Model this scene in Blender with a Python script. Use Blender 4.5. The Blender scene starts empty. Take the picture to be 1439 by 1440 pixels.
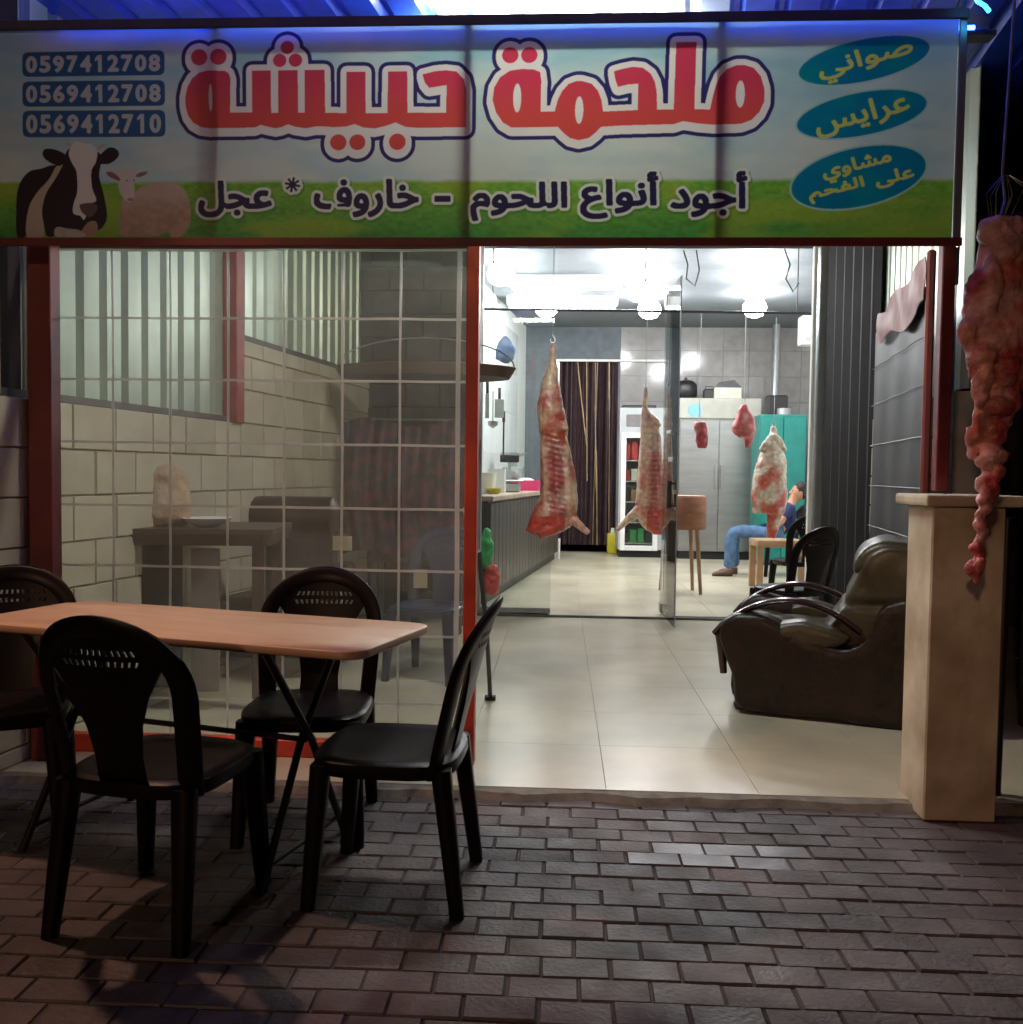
import bpy, bmesh, math, random
import numpy as np
from mathutils import Vector, Matrix, noise
random.seed(7)
C = bpy.context.scene
COL = C.collection
# ---------------------------------------------------------------- camera
F = 1300.0; CX = CY = 720.0; CH = 1.25
YAW = math.radians(3.0); PITCH = math.atan(55/1300.0); ROLL = 0.013
cam_d = bpy.data.cameras.new('camera'); cam = bpy.data.objects.new('camera', cam_d); COL.objects.link(cam)
RM = Matrix.Rotation(YAW, 4, 'Z') @ Matrix.Rotation(math.pi/2-PITCH, 4, 'X') @ Matrix.Rotation(ROLL, 4, 'Z')
cam.matrix_world = Matrix.Translation((0, 0, CH)) @ RM
cam_d.sensor_width = 36; cam_d.sensor_fit = 'HORIZONTAL'; cam_d.lens = 36*F/1439.0
cam_d.clip_start = .05; cam_d.clip_end = 300
C.camera = cam
# ---------------------------------------------------------------- world, exposure
w = bpy.data.worlds.new('World'); C.world = w; w.use_nodes = True
nt = w.node_tree; bg = nt.nodes['Background']
sky = nt.nodes.new('ShaderNodeTexSky'); sky.sky_type = 'NISHITA'; sky.sun_disc = False
sky.sun_elevation = math.radians(2); sky.sun_rotation = math.radians(200)
nt.links.new(sky.outputs[0], bg.inputs[0]); bg.inputs[1].default_value = .0012
C.view_settings.view_transform = 'Standard'; C.view_settings.look = 'None'
C.view_settings.exposure = 0; C.view_settings.gamma = 1; C.view_settings.use_curve_mapping = False
C.render.engine = 'CYCLES'
C.cycles.use_denoising = True; C.cycles.sample_clamp_indirect = 6
C.cycles.max_bounces = 10; C.cycles.transparent_max_bounces = 24
def point_light(name, loc, power, col, r):
    l = bpy.data.lights.new(name, 'POINT'); l.energy = power; l.color = col; l.shadow_soft_size = r
    o = bpy.data.objects.new(name, l); o.location = loc; COL.objects.link(o); return o
point_light('street_lamp_light', (-3.2, -7.0, 3.3), 430, (1, .58, .34), .15)
# ---------------------------------------------------------------- geometry helpers
FW = Vector((-math.sin(YAW), math.cos(YAW), 0)); RT = Vector((math.cos(YAW), math.sin(YAW), 0))
_l = bpy.data.lights.new('eave_spot_light', 'SPOT'); _l.energy = 135; _l.color = (1, .57, .38); _l.shadow_soft_size = .05; _l.spot_size = math.radians(86); _l.spot_blend = .35
_o = bpy.data.objects.new('eave_spot_light', _l); COL.objects.link(_o); _o.location = RT*-1.93+FW*3.15+Vector((0, 0, 3.05))
_o.rotation_euler = (RT*.46+FW*-.3+Vector((0, 0, -.82))).to_track_quat('-Z', 'Y').to_euler()
def ray(px, py): return (RM.to_3x3() @ Vector(((px-CX)/F, (CY-py)/F, -1)))
def at(px, py, d):
    r = ray(px, py); t = d/r.dot(FW); return Vector((0, 0, CH)) + r*t
def gz(px, py, z=0.0):
    r = ray(px, py); t = (z-CH)/r.z; return Vector((0, 0, CH)) + r*t
def aty(px, py, Y):
    r = ray(px, py); return Vector((0, 0, CH)) + r*(Y/r.y)
def cw(X, d, z=0.0): return RT*X + FW*d + Vector((0, 0, z))

class MB:
    def __init__(s): s.v = []; s.f = []; s.mi = []
    def add(s, vs, fs, M=None, mi=0):
        n = len(s.v)
        for v in vs:
            v = Vector(v); s.v.append(tuple(M @ v if M else v))
        for f in fs: s.f.append(tuple(i+n for i in f)); s.mi.append(mi)
        return s
    def box(s, a, b, M=None, mi=0):
        x0, y0, z0 = a; x1, y1, z1 = b
        return s.add([(x0,y0,z0),(x1,y0,z0),(x1,y1,z0),(x0,y1,z0),(x0,y0,z1),(x1,y0,z1),(x1,y1,z1),(x0,y1,z1)],
              [(3,2,1,0),(4,5,6,7),(0,1,5,4),(1,2,6,5),(2,3,7,6),(3,0,4,7)], M, mi)
    def cbox(s, a, b, c=.01, M=None, seg=1):
        bm = bmesh.new(); bmesh.ops.create_cube(bm, size=1)
        ce = [(a[i]+b[i])/2 for i in range(3)]; sz = [abs(b[i]-a[i]) for i in range(3)]
        for v in bm.verts: v.co = Vector((v.co.x*sz[0]+ce[0], v.co.y*sz[1]+ce[1], v.co.z*sz[2]+ce[2]))
        bmesh.ops.bevel(bm, geom=bm.edges[:], offset=min(c, .49*min(sz)), segments=seg, affect='EDGES', profile=.6)
        bm.verts.index_update()
        s.add([v.co[:] for v in bm.verts], [[v.index for v in f.verts] for f in bm.faces], M); bm.free(); return s
    def loft(s, rings, cap=True, M=None):
        n = len(rings[0]); vs = [p for r in rings for p in r]; fs = []
        for i in range(len(rings)-1):
            for j in range(n):
                k = (j+1) % n
                fs.append((i*n+j, i*n+k, (i+1)*n+k, (i+1)*n+j))
        if cap: fs.append(tuple(range(n))[::-1]); fs.append(tuple((len(rings)-1)*n+j for j in range(n)))
        return s.add(vs, fs, M)
    def tube(s, pts, r, n=8, M=None):
        pts = [Vector(p) for p in pts]; rs = r if isinstance(r, (list, tuple)) else [r]*len(pts)
        rings = []; prev = None
        for i, p in enumerate(pts):
            t = (pts[min(i+1, len(pts)-1)]-pts[max(i-1, 0)]).normalized()
            if prev is None:
                a = Vector((0, 0, 1)) if abs(t.z) < .9 else Vector((1, 0, 0)); prev = (a-t*a.dot(t)).normalized()
            else: prev = (prev-t*prev.dot(t)).normalized()
            q = t.cross(prev)
            rings.append([p+(prev*math.cos(2*math.pi*k/n)+q*math.sin(2*math.pi*k/n))*rs[i] for k in range(n)])
        return s.loft(rings, True, M)
    def lathe(s, prof, n=20, c=(0,0,0), M=None):
        return s.loft([[(c[0]+r*math.cos(2*math.pi*k/n), c[1]+r*math.sin(2*math.pi*k/n), c[2]+z) for k in range(n)] for r, z in prof], True, M)
    def prism(s, pts, y0, y1, c=0.0, M=None):
        """outline in (x,z) extruded along y, edges rounded by c"""
        n = len(pts); ctr = Vector((sum(p[0] for p in pts)/n, sum(p[1] for p in pts)/n))
        def ins(k):
            out = []
            for i in range(n):
                a = Vector(pts[i-1]); b = Vector(pts[i]); d = Vector(pts[(i+1) % n])
                t = (d-a).normalized(); nr = Vector((-t.y, t.x))
                if nr.dot(ctr-b) < 0: nr = -nr
                out.append(b+nr*k)
            return out
        if c:
            R = []
            for fr, dy in ((1, 0), (.3, .3), (0, 1)): R.append([(p.x, y0+dy*c, p.y) for p in ins(c*fr)])
            for fr, dy in ((0, 1), (.3, .3), (1, 0)): R.append([(p.x, y1-dy*c, p.y) for p in ins(c*fr)])
        else: R = [[(p[0], y, p[1]) for p in pts] for y in (y0, y1)]
        return s.loft(R, True, M)
def fixn(me):
    bm = bmesh.new(); bm.from_mesh(me); bmesh.ops.recalc_face_normals(bm, faces=bm.faces[:]); bm.to_mesh(me); bm.free()
def link_mesh(name, me, parent=None, smooth=False, world=True):
    o = bpy.data.objects.new(name, me); COL.objects.link(o)
    if parent is not None:
        if world: me.transform(wm(parent).inverted())
        o.parent = parent
    if smooth:
        for p in me.polygons: p.use_smooth = True
    return o
def wm(o):
    m = o.matrix_basis.copy()
    while o.parent: o = o.parent; m = o.matrix_basis @ m
    return m
def obj(name, mb, mats, parent=None, smooth=False, world=True, fix=True):
    me = bpy.data.meshes.new(name); me.from_pydata(mb.v, [], mb.f)
    for m in (mats if isinstance(mats, list) else [mats]): me.materials.append(m)
    if any(mb.mi): me.polygons.foreach_set('material_index', mb.mi)
    if fix: fixn(me)
    o = link_mesh(name, me, parent, smooth, world)
    if smooth:
        try: me.set_sharp_from_angle(angle=math.radians(50))
        except Exception: pass
    return o
def tag(o, label=None, cat=None, group=None, kind=None):
    if label: o['label'] = label
    if cat: o['category'] = cat
    if group: o['group'] = group
    if kind: o['kind'] = kind
    return o
def thing(name, label, cat, loc=(0,0,0), rz=0.0, group=None):
    o = bpy.data.objects.new(name, None); COL.objects.link(o); o.location = loc; o.rotation_euler = (0, 0, rz)
    o.empty_display_size = .1
    return tag(o, label, cat, group)
def share(name, me, parent, loc, rot=(0,0,0), sc=(1,1,1)):
    o = bpy.data.objects.new(name, me); COL.objects.link(o); o.parent = parent; o.location = loc; o.rotation_euler = rot; o.scale = sc
    return o
def copy_tree(o, parent=None):
    c = o.copy(); COL.objects.link(c)
    if parent: c.parent = parent
    for ch in [x for x in bpy.data.objects if x.parent == o]: copy_tree(ch, c)
    return c
# ---------------------------------------------------------------- materials
def mat(name, col, rough=.6, var=.15, scale=8, bump=0.0, bscale=40, metal=0.0, spec=.5, rvar=0.0, col2=None, obj_rand=0.0, coat=0.0, detail=5, stretch=(1,1,1), thr=None, locvar=0.0, locscale=1.3):
    m = bpy.data.materials.new(name); m.use_nodes = True; t = m.node_tree; b = t.nodes['Principled BSDF']
    N = t.nodes.new; L = t.links.new
    tc = N('ShaderNodeTexCoord'); mp = N('ShaderNodeMapping'); mp.inputs['Scale'].default_value = stretch
    L(tc.outputs['Object'], mp.inputs[0])
    oi = N('ShaderNodeObjectInfo'); ad = N('ShaderNodeVectorMath'); ad.operation = 'ADD'
    mu = N('ShaderNodeVectorMath'); mu.operation = 'SCALE'; mu.inputs[3].default_value = 37
    cmb = N('ShaderNodeCombineXYZ'); L(oi.outputs['Random'], cmb.inputs[0]); L(oi.outputs['Random'], cmb.inputs[1]); L(cmb.outputs[0], mu.inputs[0])
    L(mp.outputs[0], ad.inputs[0]); L(mu.outputs[0], ad.inputs[1])
    nz = N('ShaderNodeTexNoise'); nz.inputs['Scale'].default_value = scale; nz.inputs['Detail'].default_value = detail; L(ad.outputs[0], nz.inputs[0])
    mx = N('ShaderNodeMix'); mx.data_type = 'RGBA'
    c2 = col2 if col2 else tuple(c*(1-var*2) for c in col)
    c1 = col if col2 else tuple(min(1, c*(1+var)) for c in col)
    mx.inputs[6].default_value = (*c1, 1); mx.inputs[7].default_value = (*c2, 1)
    mr = N('ShaderNodeMapRange'); lo, hi = thr if thr else (.3, .7)
    mr.inputs[1].default_value = lo; mr.inputs[2].default_value = hi
    L(nz.outputs[0], mr.inputs[0]); L(mr.outputs[0], mx.inputs[0])
    out = mx.outputs[2]
    if obj_rand:
        hs = N('ShaderNodeHueSaturation'); r2 = N('ShaderNodeMapRange'); r2.inputs[3].default_value = 1-obj_rand; r2.inputs[4].default_value = 1+obj_rand
        L(oi.outputs['Random'], r2.inputs[0]); L(r2.outputs[0], hs.inputs['Value']); L(out, hs.inputs['Color']); out = hs.outputs[0]
    if locvar:
        n4 = N('ShaderNodeTexNoise'); n4.inputs['Scale'].default_value = locscale; n4.inputs['Detail'].default_value = 4
        a4 = N('ShaderNodeVectorMath'); a4.operation = 'ADD'; L(tc.outputs['Object'], a4.inputs[0]); L(oi.outputs['Location'], a4.inputs[1]); L(a4.outputs[0], n4.inputs[0])
        r4 = N('ShaderNodeMapRange'); r4.inputs[1].default_value = .35; r4.inputs[2].default_value = .65; r4.inputs[3].default_value = 1-locvar; r4.inputs[4].default_value = 1+locvar*.5
        h4 = N('ShaderNodeHueSaturation'); L(n4.outputs[0], r4.inputs[0]); L(r4.outputs[0], h4.inputs['Value']); L(out, h4.inputs['Color']); out = h4.outputs[0]
    L(out, b.inputs['Base Color'])
    b.inputs['Roughness'].default_value = rough; b.inputs['Metallic'].default_value = metal
    b.inputs['Specular IOR Level'].default_value = spec
    if coat: b.inputs['Coat Weight'].default_value = coat; b.inputs['Coat Roughness'].default_value = .15
    if rvar:
        rr = N('ShaderNodeMapRange'); rr.inputs[1].default_value = .3; rr.inputs[2].default_value = .7
        rr.inputs[3].default_value = max(.02, rough-rvar); rr.inputs[4].default_value = min(1, rough+rvar)
        n3 = N('ShaderNodeTexNoise'); n3.inputs['Scale'].default_value = scale*.6; n3.inputs['Detail'].default_value = 6; L(ad.outputs[0], n3.inputs[0])
        L(n3.outputs[0], rr.inputs[0]); L(rr.outputs[0], b.inputs['Roughness'])
    if bump:
        n2 = N('ShaderNodeTexNoise'); n2.inputs['Scale'].default_value = bscale; n2.inputs['Detail'].default_value = 6; L(ad.outputs[0], n2.inputs[0])
        bp = N('ShaderNodeBump'); bp.inputs['Strength'].default_value = bump; bp.inputs['Distance'].default_value = .01
        L(n2.outputs[0], bp.inputs['Height']); L(bp.outputs[0], b.inputs['Normal'])
    return m
def emis(name, col, s):
    m = bpy.data.materials.new(name); m.use_nodes = True; t = m.node_tree; b = t.nodes['Principled BSDF']
    b.inputs['Base Color'].default_value = (.8, .8, .8, 1); b.inputs['Emission Color'].default_value = (*col, 1); b.inputs['Emission Strength'].default_value = s
    return m
def sheet_mat(name, tint, haze, hazecol, rough=.05, scale=3):
    """clear sheet: transparent + thin whitish scatter + fresnel gloss"""
    m = bpy.data.materials.new(name); m.use_nodes = True; t = m.node_tree; N = t.nodes.new; L = t.links.new
    t.nodes.remove(t.nodes['Principled BSDF']); out = t.nodes['Material Output']
    tr = N('ShaderNodeBsdfTransparent'); tr.inputs[0].default_value = (*tint, 1)
    df = N('ShaderNodeBsdfDiffuse'); df.inputs[0].default_value = (*hazecol, 1)
    tl = N('ShaderNodeBsdfTranslucent'); tl.inputs[0].default_value = (*hazecol, 1)
    m0 = N('ShaderNodeMixShader'); m0.inputs[0].default_value = .5; L(df.outputs[0], m0.inputs[1]); L(tl.outputs[0], m0.inputs[2])
    gl = N('ShaderNodeBsdfGlossy'); gl.inputs['Roughness'].default_value = rough
    fr = N('ShaderNodeFresnel'); fr.inputs[0].default_value = 1.45
    m1 = N('ShaderNodeMixShader'); L(tr.outputs[0], m1.inputs[1]); L(m0.outputs[0], m1.inputs[2])
    if haze:
        tc = N('ShaderNodeTexCoord'); nz = N('ShaderNodeTexNoise'); nz.inputs['Scale'].default_value = scale; nz.inputs['Detail'].default_value = 5
        L(tc.outputs['Object'], nz.inputs[0]); mr = N('ShaderNodeMapRange'); mr.inputs[3].default_value = haze*.6; mr.inputs[4].default_value = haze*1.5
        mr.inputs[1].default_value = .3; mr.inputs[2].default_value = .7
        L(nz.outputs[0], mr.inputs[0]); L(mr.outputs[0], m1.inputs[0])
    else: m1.inputs[0].default_value = 0
    m2 = N('ShaderNodeMixShader'); L(fr.outputs[0], m2.inputs[0]); L(m1.outputs[0], m2.inputs[1]); L(gl.outputs[0], m2.inputs[2])
    L(m2.outputs[0], out.inputs[0]); return m
def vcol_mat(name, rough=.4, bump=.3, bscale=60, att='paint', vscale=25, coat=.3):
    m = bpy.data.materials.new(name); m.use_nodes = True; t = m.node_tree; b = t.nodes['Principled BSDF']; N = t.nodes.new; L = t.links.new
    a = N('ShaderNodeVertexColor'); a.layer_name = att
    tc = N('ShaderNodeTexCoord'); nz = N('ShaderNodeTexNoise'); nz.inputs['Scale'].default_value = vscale; nz.inputs['Detail'].default_value = 6
    L(tc.outputs['Object'], nz.inputs[0]); mr = N('ShaderNodeMapRange'); mr.inputs[1].default_value = .3; mr.inputs[2].default_value = .7; mr.inputs[3].default_value = .6; mr.inputs[4].default_value = 1.3
    L(nz.outputs[0], mr.inputs[0]); hs = N('ShaderNodeHueSaturation'); L(mr.outputs[0], hs.inputs['Value']); L(a.outputs[0], hs.inputs['Color']); L(hs.outputs[0], b.inputs['Base Color'])
    b.inputs['Roughness'].default_value = rough; b.inputs['Coat Weight'].default_value = coat; b.inputs['Coat Roughness'].default_value = .2
    n2 = N('ShaderNodeTexNoise'); n2.inputs['Scale'].default_value = bscale; L(tc.outputs['Object'], n2.inputs[0])
    bp = N('ShaderNodeBump'); bp.inputs['Strength'].default_value = bump; bp.inputs['Distance'].default_value = .01; L(n2.outputs[0], bp.inputs['Height']); L(bp.outputs[0], b.inputs['Normal'])
    return m
M_tile = mat('floor_tile', (.55, .495, .365), .3, scale=14, col2=(.525, .472, .345), obj_rand=.03, rvar=.02, detail=9, thr=(.2, .8), locvar=.24, locscale=1.4)
M_grout = mat('grout', (.4, .36, .27), .8)
M_paver = mat('paver', (.122, .094, .094), .62, scale=9, col2=(.078, .06, .061), obj_rand=.2, bump=.45, bscale=60, rvar=.16, locvar=.45, locscale=1.8)
M_wet = mat('wet_paver', (.09, .07, .075), .42, scale=9, col2=(.05, .04, .04), rvar=.1, bump=.2, bscale=50)
M_joint = mat('paver_joint', (.07, .054, .053), .9, bump=.4)
M_asph = mat('asphalt', (.05, .048, .048), .9, bump=.4)
M_block = mat('wall_stone', (.55, .49, .37), .8, scale=2.5, col2=(.46, .4, .29), obj_rand=.06, bump=.25, bscale=20)
M_mortar = mat('mortar', (.45, .39, .29), .9)
M_ledroof = mat('led_lit_roof_steel', (.02, .07, .5), .3, var=.15, metal=.2)  # blue of the LED glow put into the sheet colour
M_corr = mat('corrugated_steel', (.45, .52, .41), .38, var=.12, scale=3, metal=.3, rvar=.1, stretch=(1, 1, .3))
M_roof = mat('roof_steel', (.22, .28, .42), .4, var=.08, metal=.2)  # paler centre sheet, the tube's white light put into its colour
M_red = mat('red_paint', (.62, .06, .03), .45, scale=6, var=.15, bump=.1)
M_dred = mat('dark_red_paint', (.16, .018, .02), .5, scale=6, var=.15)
M_frame = mat('frame_steel', (.06, .06, .075), .5)
M_alu = mat('aluminium', (.42, .44, .44), .35, metal=.7, var=.08)
M_steel = mat('stainless', (.42, .43, .42), .33, metal=.85, var=.07, scale=2, stretch=(1,1,6))
M_white = mat('white_paint', (.78, .78, .75), .6, var=.04)
M_wtile = mat('wall_tile', (.72, .74, .73), .25, var=.04, obj_rand=.05)
M_gtile = mat('grey_wall_tile', (.27, .26, .25), .12, var=.07, obj_rand=.07)
M_dwall = mat('bluegrey_wall', (.09, .11, .125), .6, var=.1)
M_ceil = mat('ceiling_paint', (.19, .21, .225), .8, var=.04)
M_dark = mat('dark_stone', (.04, .027, .027), .7, scale=6, var=.35, bump=.6, bscale=15, obj_rand=.25)
M_black = mat('black_matter', (.008, .008, .009), .6)
M_chair = mat('dark_plastic', (.005, .0025, .0035), .4, spec=.22, var=.1, rvar=.08)
M_bchair = mat('blue_plastic', (.012, .018, .045), .35, var=.1)
M_table = mat('table_laminate', (.54, .34, .23), .42, scale=4, col2=(.47, .29, .19), stretch=(1, 8, 8), rvar=.1)
M_wood = mat('dark_wood', (.06, .032, .02), .4, scale=5, col2=(.05, .028, .02), stretch=(1,1,6))
M_gwood = mat('glossy_dark_wood', (.035, .01, .009), .2, scale=6, var=.2, coat=.3)
M_tan = mat('tan_wood', (.36, .22, .12), .5, scale=6, var=.15)
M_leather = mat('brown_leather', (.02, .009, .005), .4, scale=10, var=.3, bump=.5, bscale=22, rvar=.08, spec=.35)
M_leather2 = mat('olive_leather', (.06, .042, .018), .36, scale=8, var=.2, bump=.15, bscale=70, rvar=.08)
M_pill = mat('pillar_stone', (.74, .66, .52), .7, scale=4, col2=(.4, .3, .19), bump=.4, bscale=14, detail=9)
M_curt = mat('brown_curtain', (.035, .014, .018), .7, var=.2)
M_gold = mat('gold_stripe', (.3, .2, .09), .5)
M_teal = mat('teal_paint', (.01, .19, .16), .4, var=.08)
M_pink = mat('pink_plastic', (.75, .04, .2), .35, var=.05)
M_green = mat('green_plastic', (.04, .4, .1), .35, var=.15, scale=20)
M_redp = mat('red_plastic', (.6, .04, .03), .35, var=.15, scale=20)
M_yellow = mat('yellow_plastic', (.6, .5, .03), .4, var=.08)
M_blackp = mat('black_plastic', (.014, .012, .014), .4)
M_sack = mat('sack_cloth', (.42, .26, .16), .85, scale=9, col2=(.55, .42, .28), bump=.6, bscale=50)
M_paper = mat('paper', (.7, .66, .5), .7, var=.05)
M_blue = mat('pale_blue_plastic', (.2, .45, .6), .4)
M_cord = mat('reinforcing_cord', (.85, .87, .83), .5, var=.05)
M_cord = sheet_mat('reinforcing_cord', (1, 1, 1), .5, (.95, .95, .92), .3)
M_shut = mat('shutter_paint', (.007, .004, .004), .7, spec=.25, var=.2)
M_orange = mat('orange_tarpaulin', (.2, .028, .016), .6, scale=6, col2=(.22, .05, .035), bump=.4, bscale=12)
M_gsheet = mat('dark_tarpaulin', (.024, .027, .027), .5, scale=4, var=.3, bump=.3, bscale=8)
M_skin = mat('skin', (.48, .24, .14), .5, var=.08); M_hair = mat('hair', (.012, .009, .008), .6)
M_shirt = mat('navy_shirt', (.02, .035, .12), .8, var=.15, scale=20); M_jean = mat('blue_denim', (.075, .15, .28), .85, var=.2, scale=14, bump=.3)
M_shoe = mat('brown_shoe', (.1, .05, .035), .5)
M_glass = sheet_mat('door_glass', (.93, .96, .95), .015, (.6, .65, .65), .02)
M_film = sheet_mat('clear_film', (.95, .96, .94), .18, (.62, .66, .6), .5)
M_bulb = emis('lit_bulb', (.97, .98, 1), 82); M_tube = emis('lit_tube', (.92, .97, 1), 34)
M_ptube = emis('lit_porch_tube', (1, .98, .8), 350)
M_led = emis('blue_led', (.01, .06, 1), 2.5)
M_led2 = emis('bright_blue_led', (.01, .07, 1), 75); M_ledc = emis('cyan_led', (.03, .5, 1), 6)
M_warm = emis('amber_glow', (1, .7, .15), 8)
M_offal = vcol_mat('offal', .55, .5, 70, coat=.08)
M_meat = vcol_mat('raw_meat', .38, .35, 55)

# ---------------------------------------------------------------- walls' own directions (the side walls open out towards the shop)
KL = .19; KR = .21
def XL(d): return -2.8+KL*d
def XR(d): return 1.95+KR*(d-3.5)
RZL = YAW-math.atan(KL); RZR = YAW-math.atan(KR)
YD = 8.0          # plane of the shop front
YB = 14.7         # back wall
# ================================================================ SETTING
tag(obj('ground', MB().box((-60, -60, -.3), (60, 80, -.13)), M_asph), kind='structure')
# pavement with single pavers
pav = obj('pavement', MB().box((-6, -1.2, -.13), (6, 3.62, -.04)), M_joint); tag(pav, kind='structure')
pm = MB(); pm.box((-.087, -.0475, -.03), (.087, .0475, -.004))
t_in = .0035
pm.v[4:8] = [(-.087+t_in, -.0475+t_in, 0), (.087-t_in, -.0475+t_in, 0), (.087-t_in, .0475-t_in, 0), (-.087+t_in, .0475-t_in, 0)]
pm.add([(-.087,-.0475,-.03),(.087,-.0475,-.03),(.087,.0475,-.03),(-.087,.0475,-.03),(-.087,-.0475,-.006),(.087,-.0475,-.006),(.087,.0475,-.006),(-.087,.0475,-.006)],
       [(0,1,5,4),(1,2,6,5),(2,3,7,6),(3,0,4,7)])
pm.f = [(4,5,6,7),(8,9,13,12),(9,10,14,13),(10,11,15,14),(11,8,12,15),(12,13,5,4),(13,14,6,5),(14,15,7,6),(15,12,4,7)]; pm.mi = [0]*9
spots = []
nrow = 0; y = 3.56
while y > -1:
    x = -3.0+(nrow % 2)*.09+random.uniform(-.006, .006)
    while x < 4.2:
        p = Vector((x, y, -.035)); q = p-Vector((0, 0, CH)); d = q.dot(FW); vis = False
        if d > .5:
            l = RM.to_3x3().inverted() @ q; u = CX+F*l.x/-l.z; v = CY-F*l.y/-l.z
            vis = -60 < u < 1500 and v < 1500
        spots.append((d if vis else 99, x, y)); x += .18
    nrow += 1; y -= .1
spots.sort()
pme = None; rest = MB(); wet = gz(1010, 1190)
for i, (d, x, y) in enumerate(spots):
    loc = Vector((x+random.uniform(-.002, .002), y+random.uniform(-.002, .002), -.033+random.uniform(-.003, .003)))
    rot = (random.uniform(-.012, .012), random.uniform(-.008, .008), random.uniform(-.012, .012))
    if i < 300:
        if pme is None:
            pme = bpy.data.meshes.new('paver'); pme.from_pydata(pm.v, [], pm.f); pme.materials.append(M_paver); fixn(pme); pme_wet = pme.copy(); pme_wet.materials[0] = M_wet
        e2 = ((x-wet.x)/.34)**2+((y-wet.y)/.12)**2
        if e2 < 1.0: share('paver', pme_wet, pav, loc, (rot[0]*.4, rot[1]*.4, rot[2]))
        else: share('paver', pme, pav, loc, rot)
    else:
        from mathutils import Euler
        rest.add(pm.v, pm.f, Matrix.Translation(loc) @ Euler(rot).to_matrix().to_4x4())
r_ = obj('paver_field', rest, M_paver, pav); tag(r_, kind='stuff')
# floor of porch and shop, large polished tiles
flo = obj('floor', MB().box((-3.4, 3.6, -.12), (5.6, YB+.3, -.012)), M_grout); tag(flo, kind='structure')
tm = MB().cbox((-.2993, -.2993, -.011), (.2993, .2993, 0), .0008)
tme = bpy.data.meshes.new('tile'); tme.from_pydata(tm.v, [], tm.f); tme.materials.append(M_tile); fixn(tme)
j = 0
yy = 3.93
while yy < YB+.3:
    xl = XL(yy)-.5 if yy < YD else -1.5
    xr = XR(yy)+.3 if yy < YD else 5.2
    x = -3.1
    while x < xr+.6:
        if x > xl-.2 and x < 5.3: share('tile', tme, flo, (x, yy, 0))
        x += .6
    yy += .6
# worn cement lip between floor and pavers
e = MB(); pts = []
n = 120; rows = []
for k in range(n+1):
    x = -3+k*7.5/n; a = 3.66; b = 3.585+.035*noise.noise(Vector((x*4, 0, 0)))+.02*noise.noise(Vector((x*17, 3, 0)))
    rows.append(((x, a, .0), (x, b, -.006), (x, b-.02, -.034)))
vs = [p for r in rows for p in r]; fs = []
for k in range(n):
    for q in range(2): fs.append((k*3+q, k*3+q+1, (k+1)*3+q+1, (k+1)*3+q))
e.add(vs, fs)
tag(obj('floor_edge', e, mat('cement', (.2, .17, .14), .8, bump=.5, scale=12, var=.2)), kind='structure')

# ---- left block wall
def local_wall(name, label, cat, X0, d0, rz):
    return thing(name, label, cat, cw(X0, d0), rz)
kl = math.sqrt(1+KL*KL); kr = math.sqrt(1+KR*KR)
LW = local_wall('block_wall', 'pale stone block wall on the left side of the porch, stepping up towards the shop', 'wall', XL(3.1), 3.1, RZL)
def ll(d): return (d-3.1)*kl
obj('mortar_core', MB().box((-.2, 0, -.1), (-.0065, ll(8.25), 1.535)).box((-.2, ll(5.73), 1.535), (-.0065, ll(8.25), 2.06)), M_mortar, LW, world=False)
bl = .32; bms = {}
def block(w_, h_):
    k = (round(w_, 3), round(h_, 3))
    if k not in bms:
        m = MB(); g = .0025; c = .0045
        a = [(-.012, g, g), (-.012, w_-g, g), (-.012, w_-g, h_-g), (-.012, g, h_-g)]
        b = [(.0, g, g), (.0, w_-g, g), (.0, w_-g, h_-g), (.0, g, h_-g)]
        f_ = [(.012, g+c, g+c), (.012, w_-g-c, g+c), (.012, w_-g-c, h_-g-c), (.012, g+c, h_-g-c)]
        m.loft([a, b, f_]); me = bpy.data.meshes.new('stone_block'); me.from_pydata(m.v, [], m.f); me.materials.append(M_block); fixn(me); bms[k] = me
    return bms[k]
def course(W, z, h, y0, y1, off, side=1):
    y = y0
    first = True
    while y < y1-.02:
        w_ = (bl*.5 if (first and off) else bl); w_ = min(w_, y1-y); first = False
        o = share('stone_block', block(w_, h), W, (0 if side > 0 else 0, y, z), (0, 0, 0), (side, 1, 1))
        o.location.x = random.uniform(-.003, .003); y += w_
zz = 0; hs = [.07]+[.21]*7
for i, h in enumerate(hs): course(LW, zz, h, 0, ll(8.15), i % 2); zz += h
for i, h in enumerate([.21, .21, .1]): course(LW, zz, h, ll(5.76), ll(8.15), i % 2); zz += h
# ---- corrugated cladding along a side wall (sheets are parts)
def corr_sheet(L_, H_, pitch, deep, side=1):
    m = MB(); prof = []
    n = int(round(L_/pitch)); p = L_/n
    for i in range(n):
        y = i*p
        prof += [(0, y), (0, y+p*.12), (deep, y+p*.24), (deep, y+p*.88), (0, y+p)] if i == n-1 else [(0, y), (0, y+p*.12), (deep, y+p*.24), (deep, y+p*.88)]
    vs = []; fs = []
    for (x, y) in prof: vs += [(x*side, y, 0), (x*side, y, H_)]
    for i in range(len(prof)-1): fs.append((2*i, 2*i+2, 2*i+3, 2*i+1))
    k = len(vs)
    vs += [(x-.004*side, y, z) for (x, y, z) in vs]
    fs += [(a+k, d+k, c+k, b+k) for (a, b, c, d) in fs]
    m.add(vs, fs); return m
LC = local_wall('corrugated_cladding', 'pale green corrugated steel sheets above the left stone wall, seen through the film', 'cladding', XL(3.1), 3.1, RZL)
d = 3.12
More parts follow.
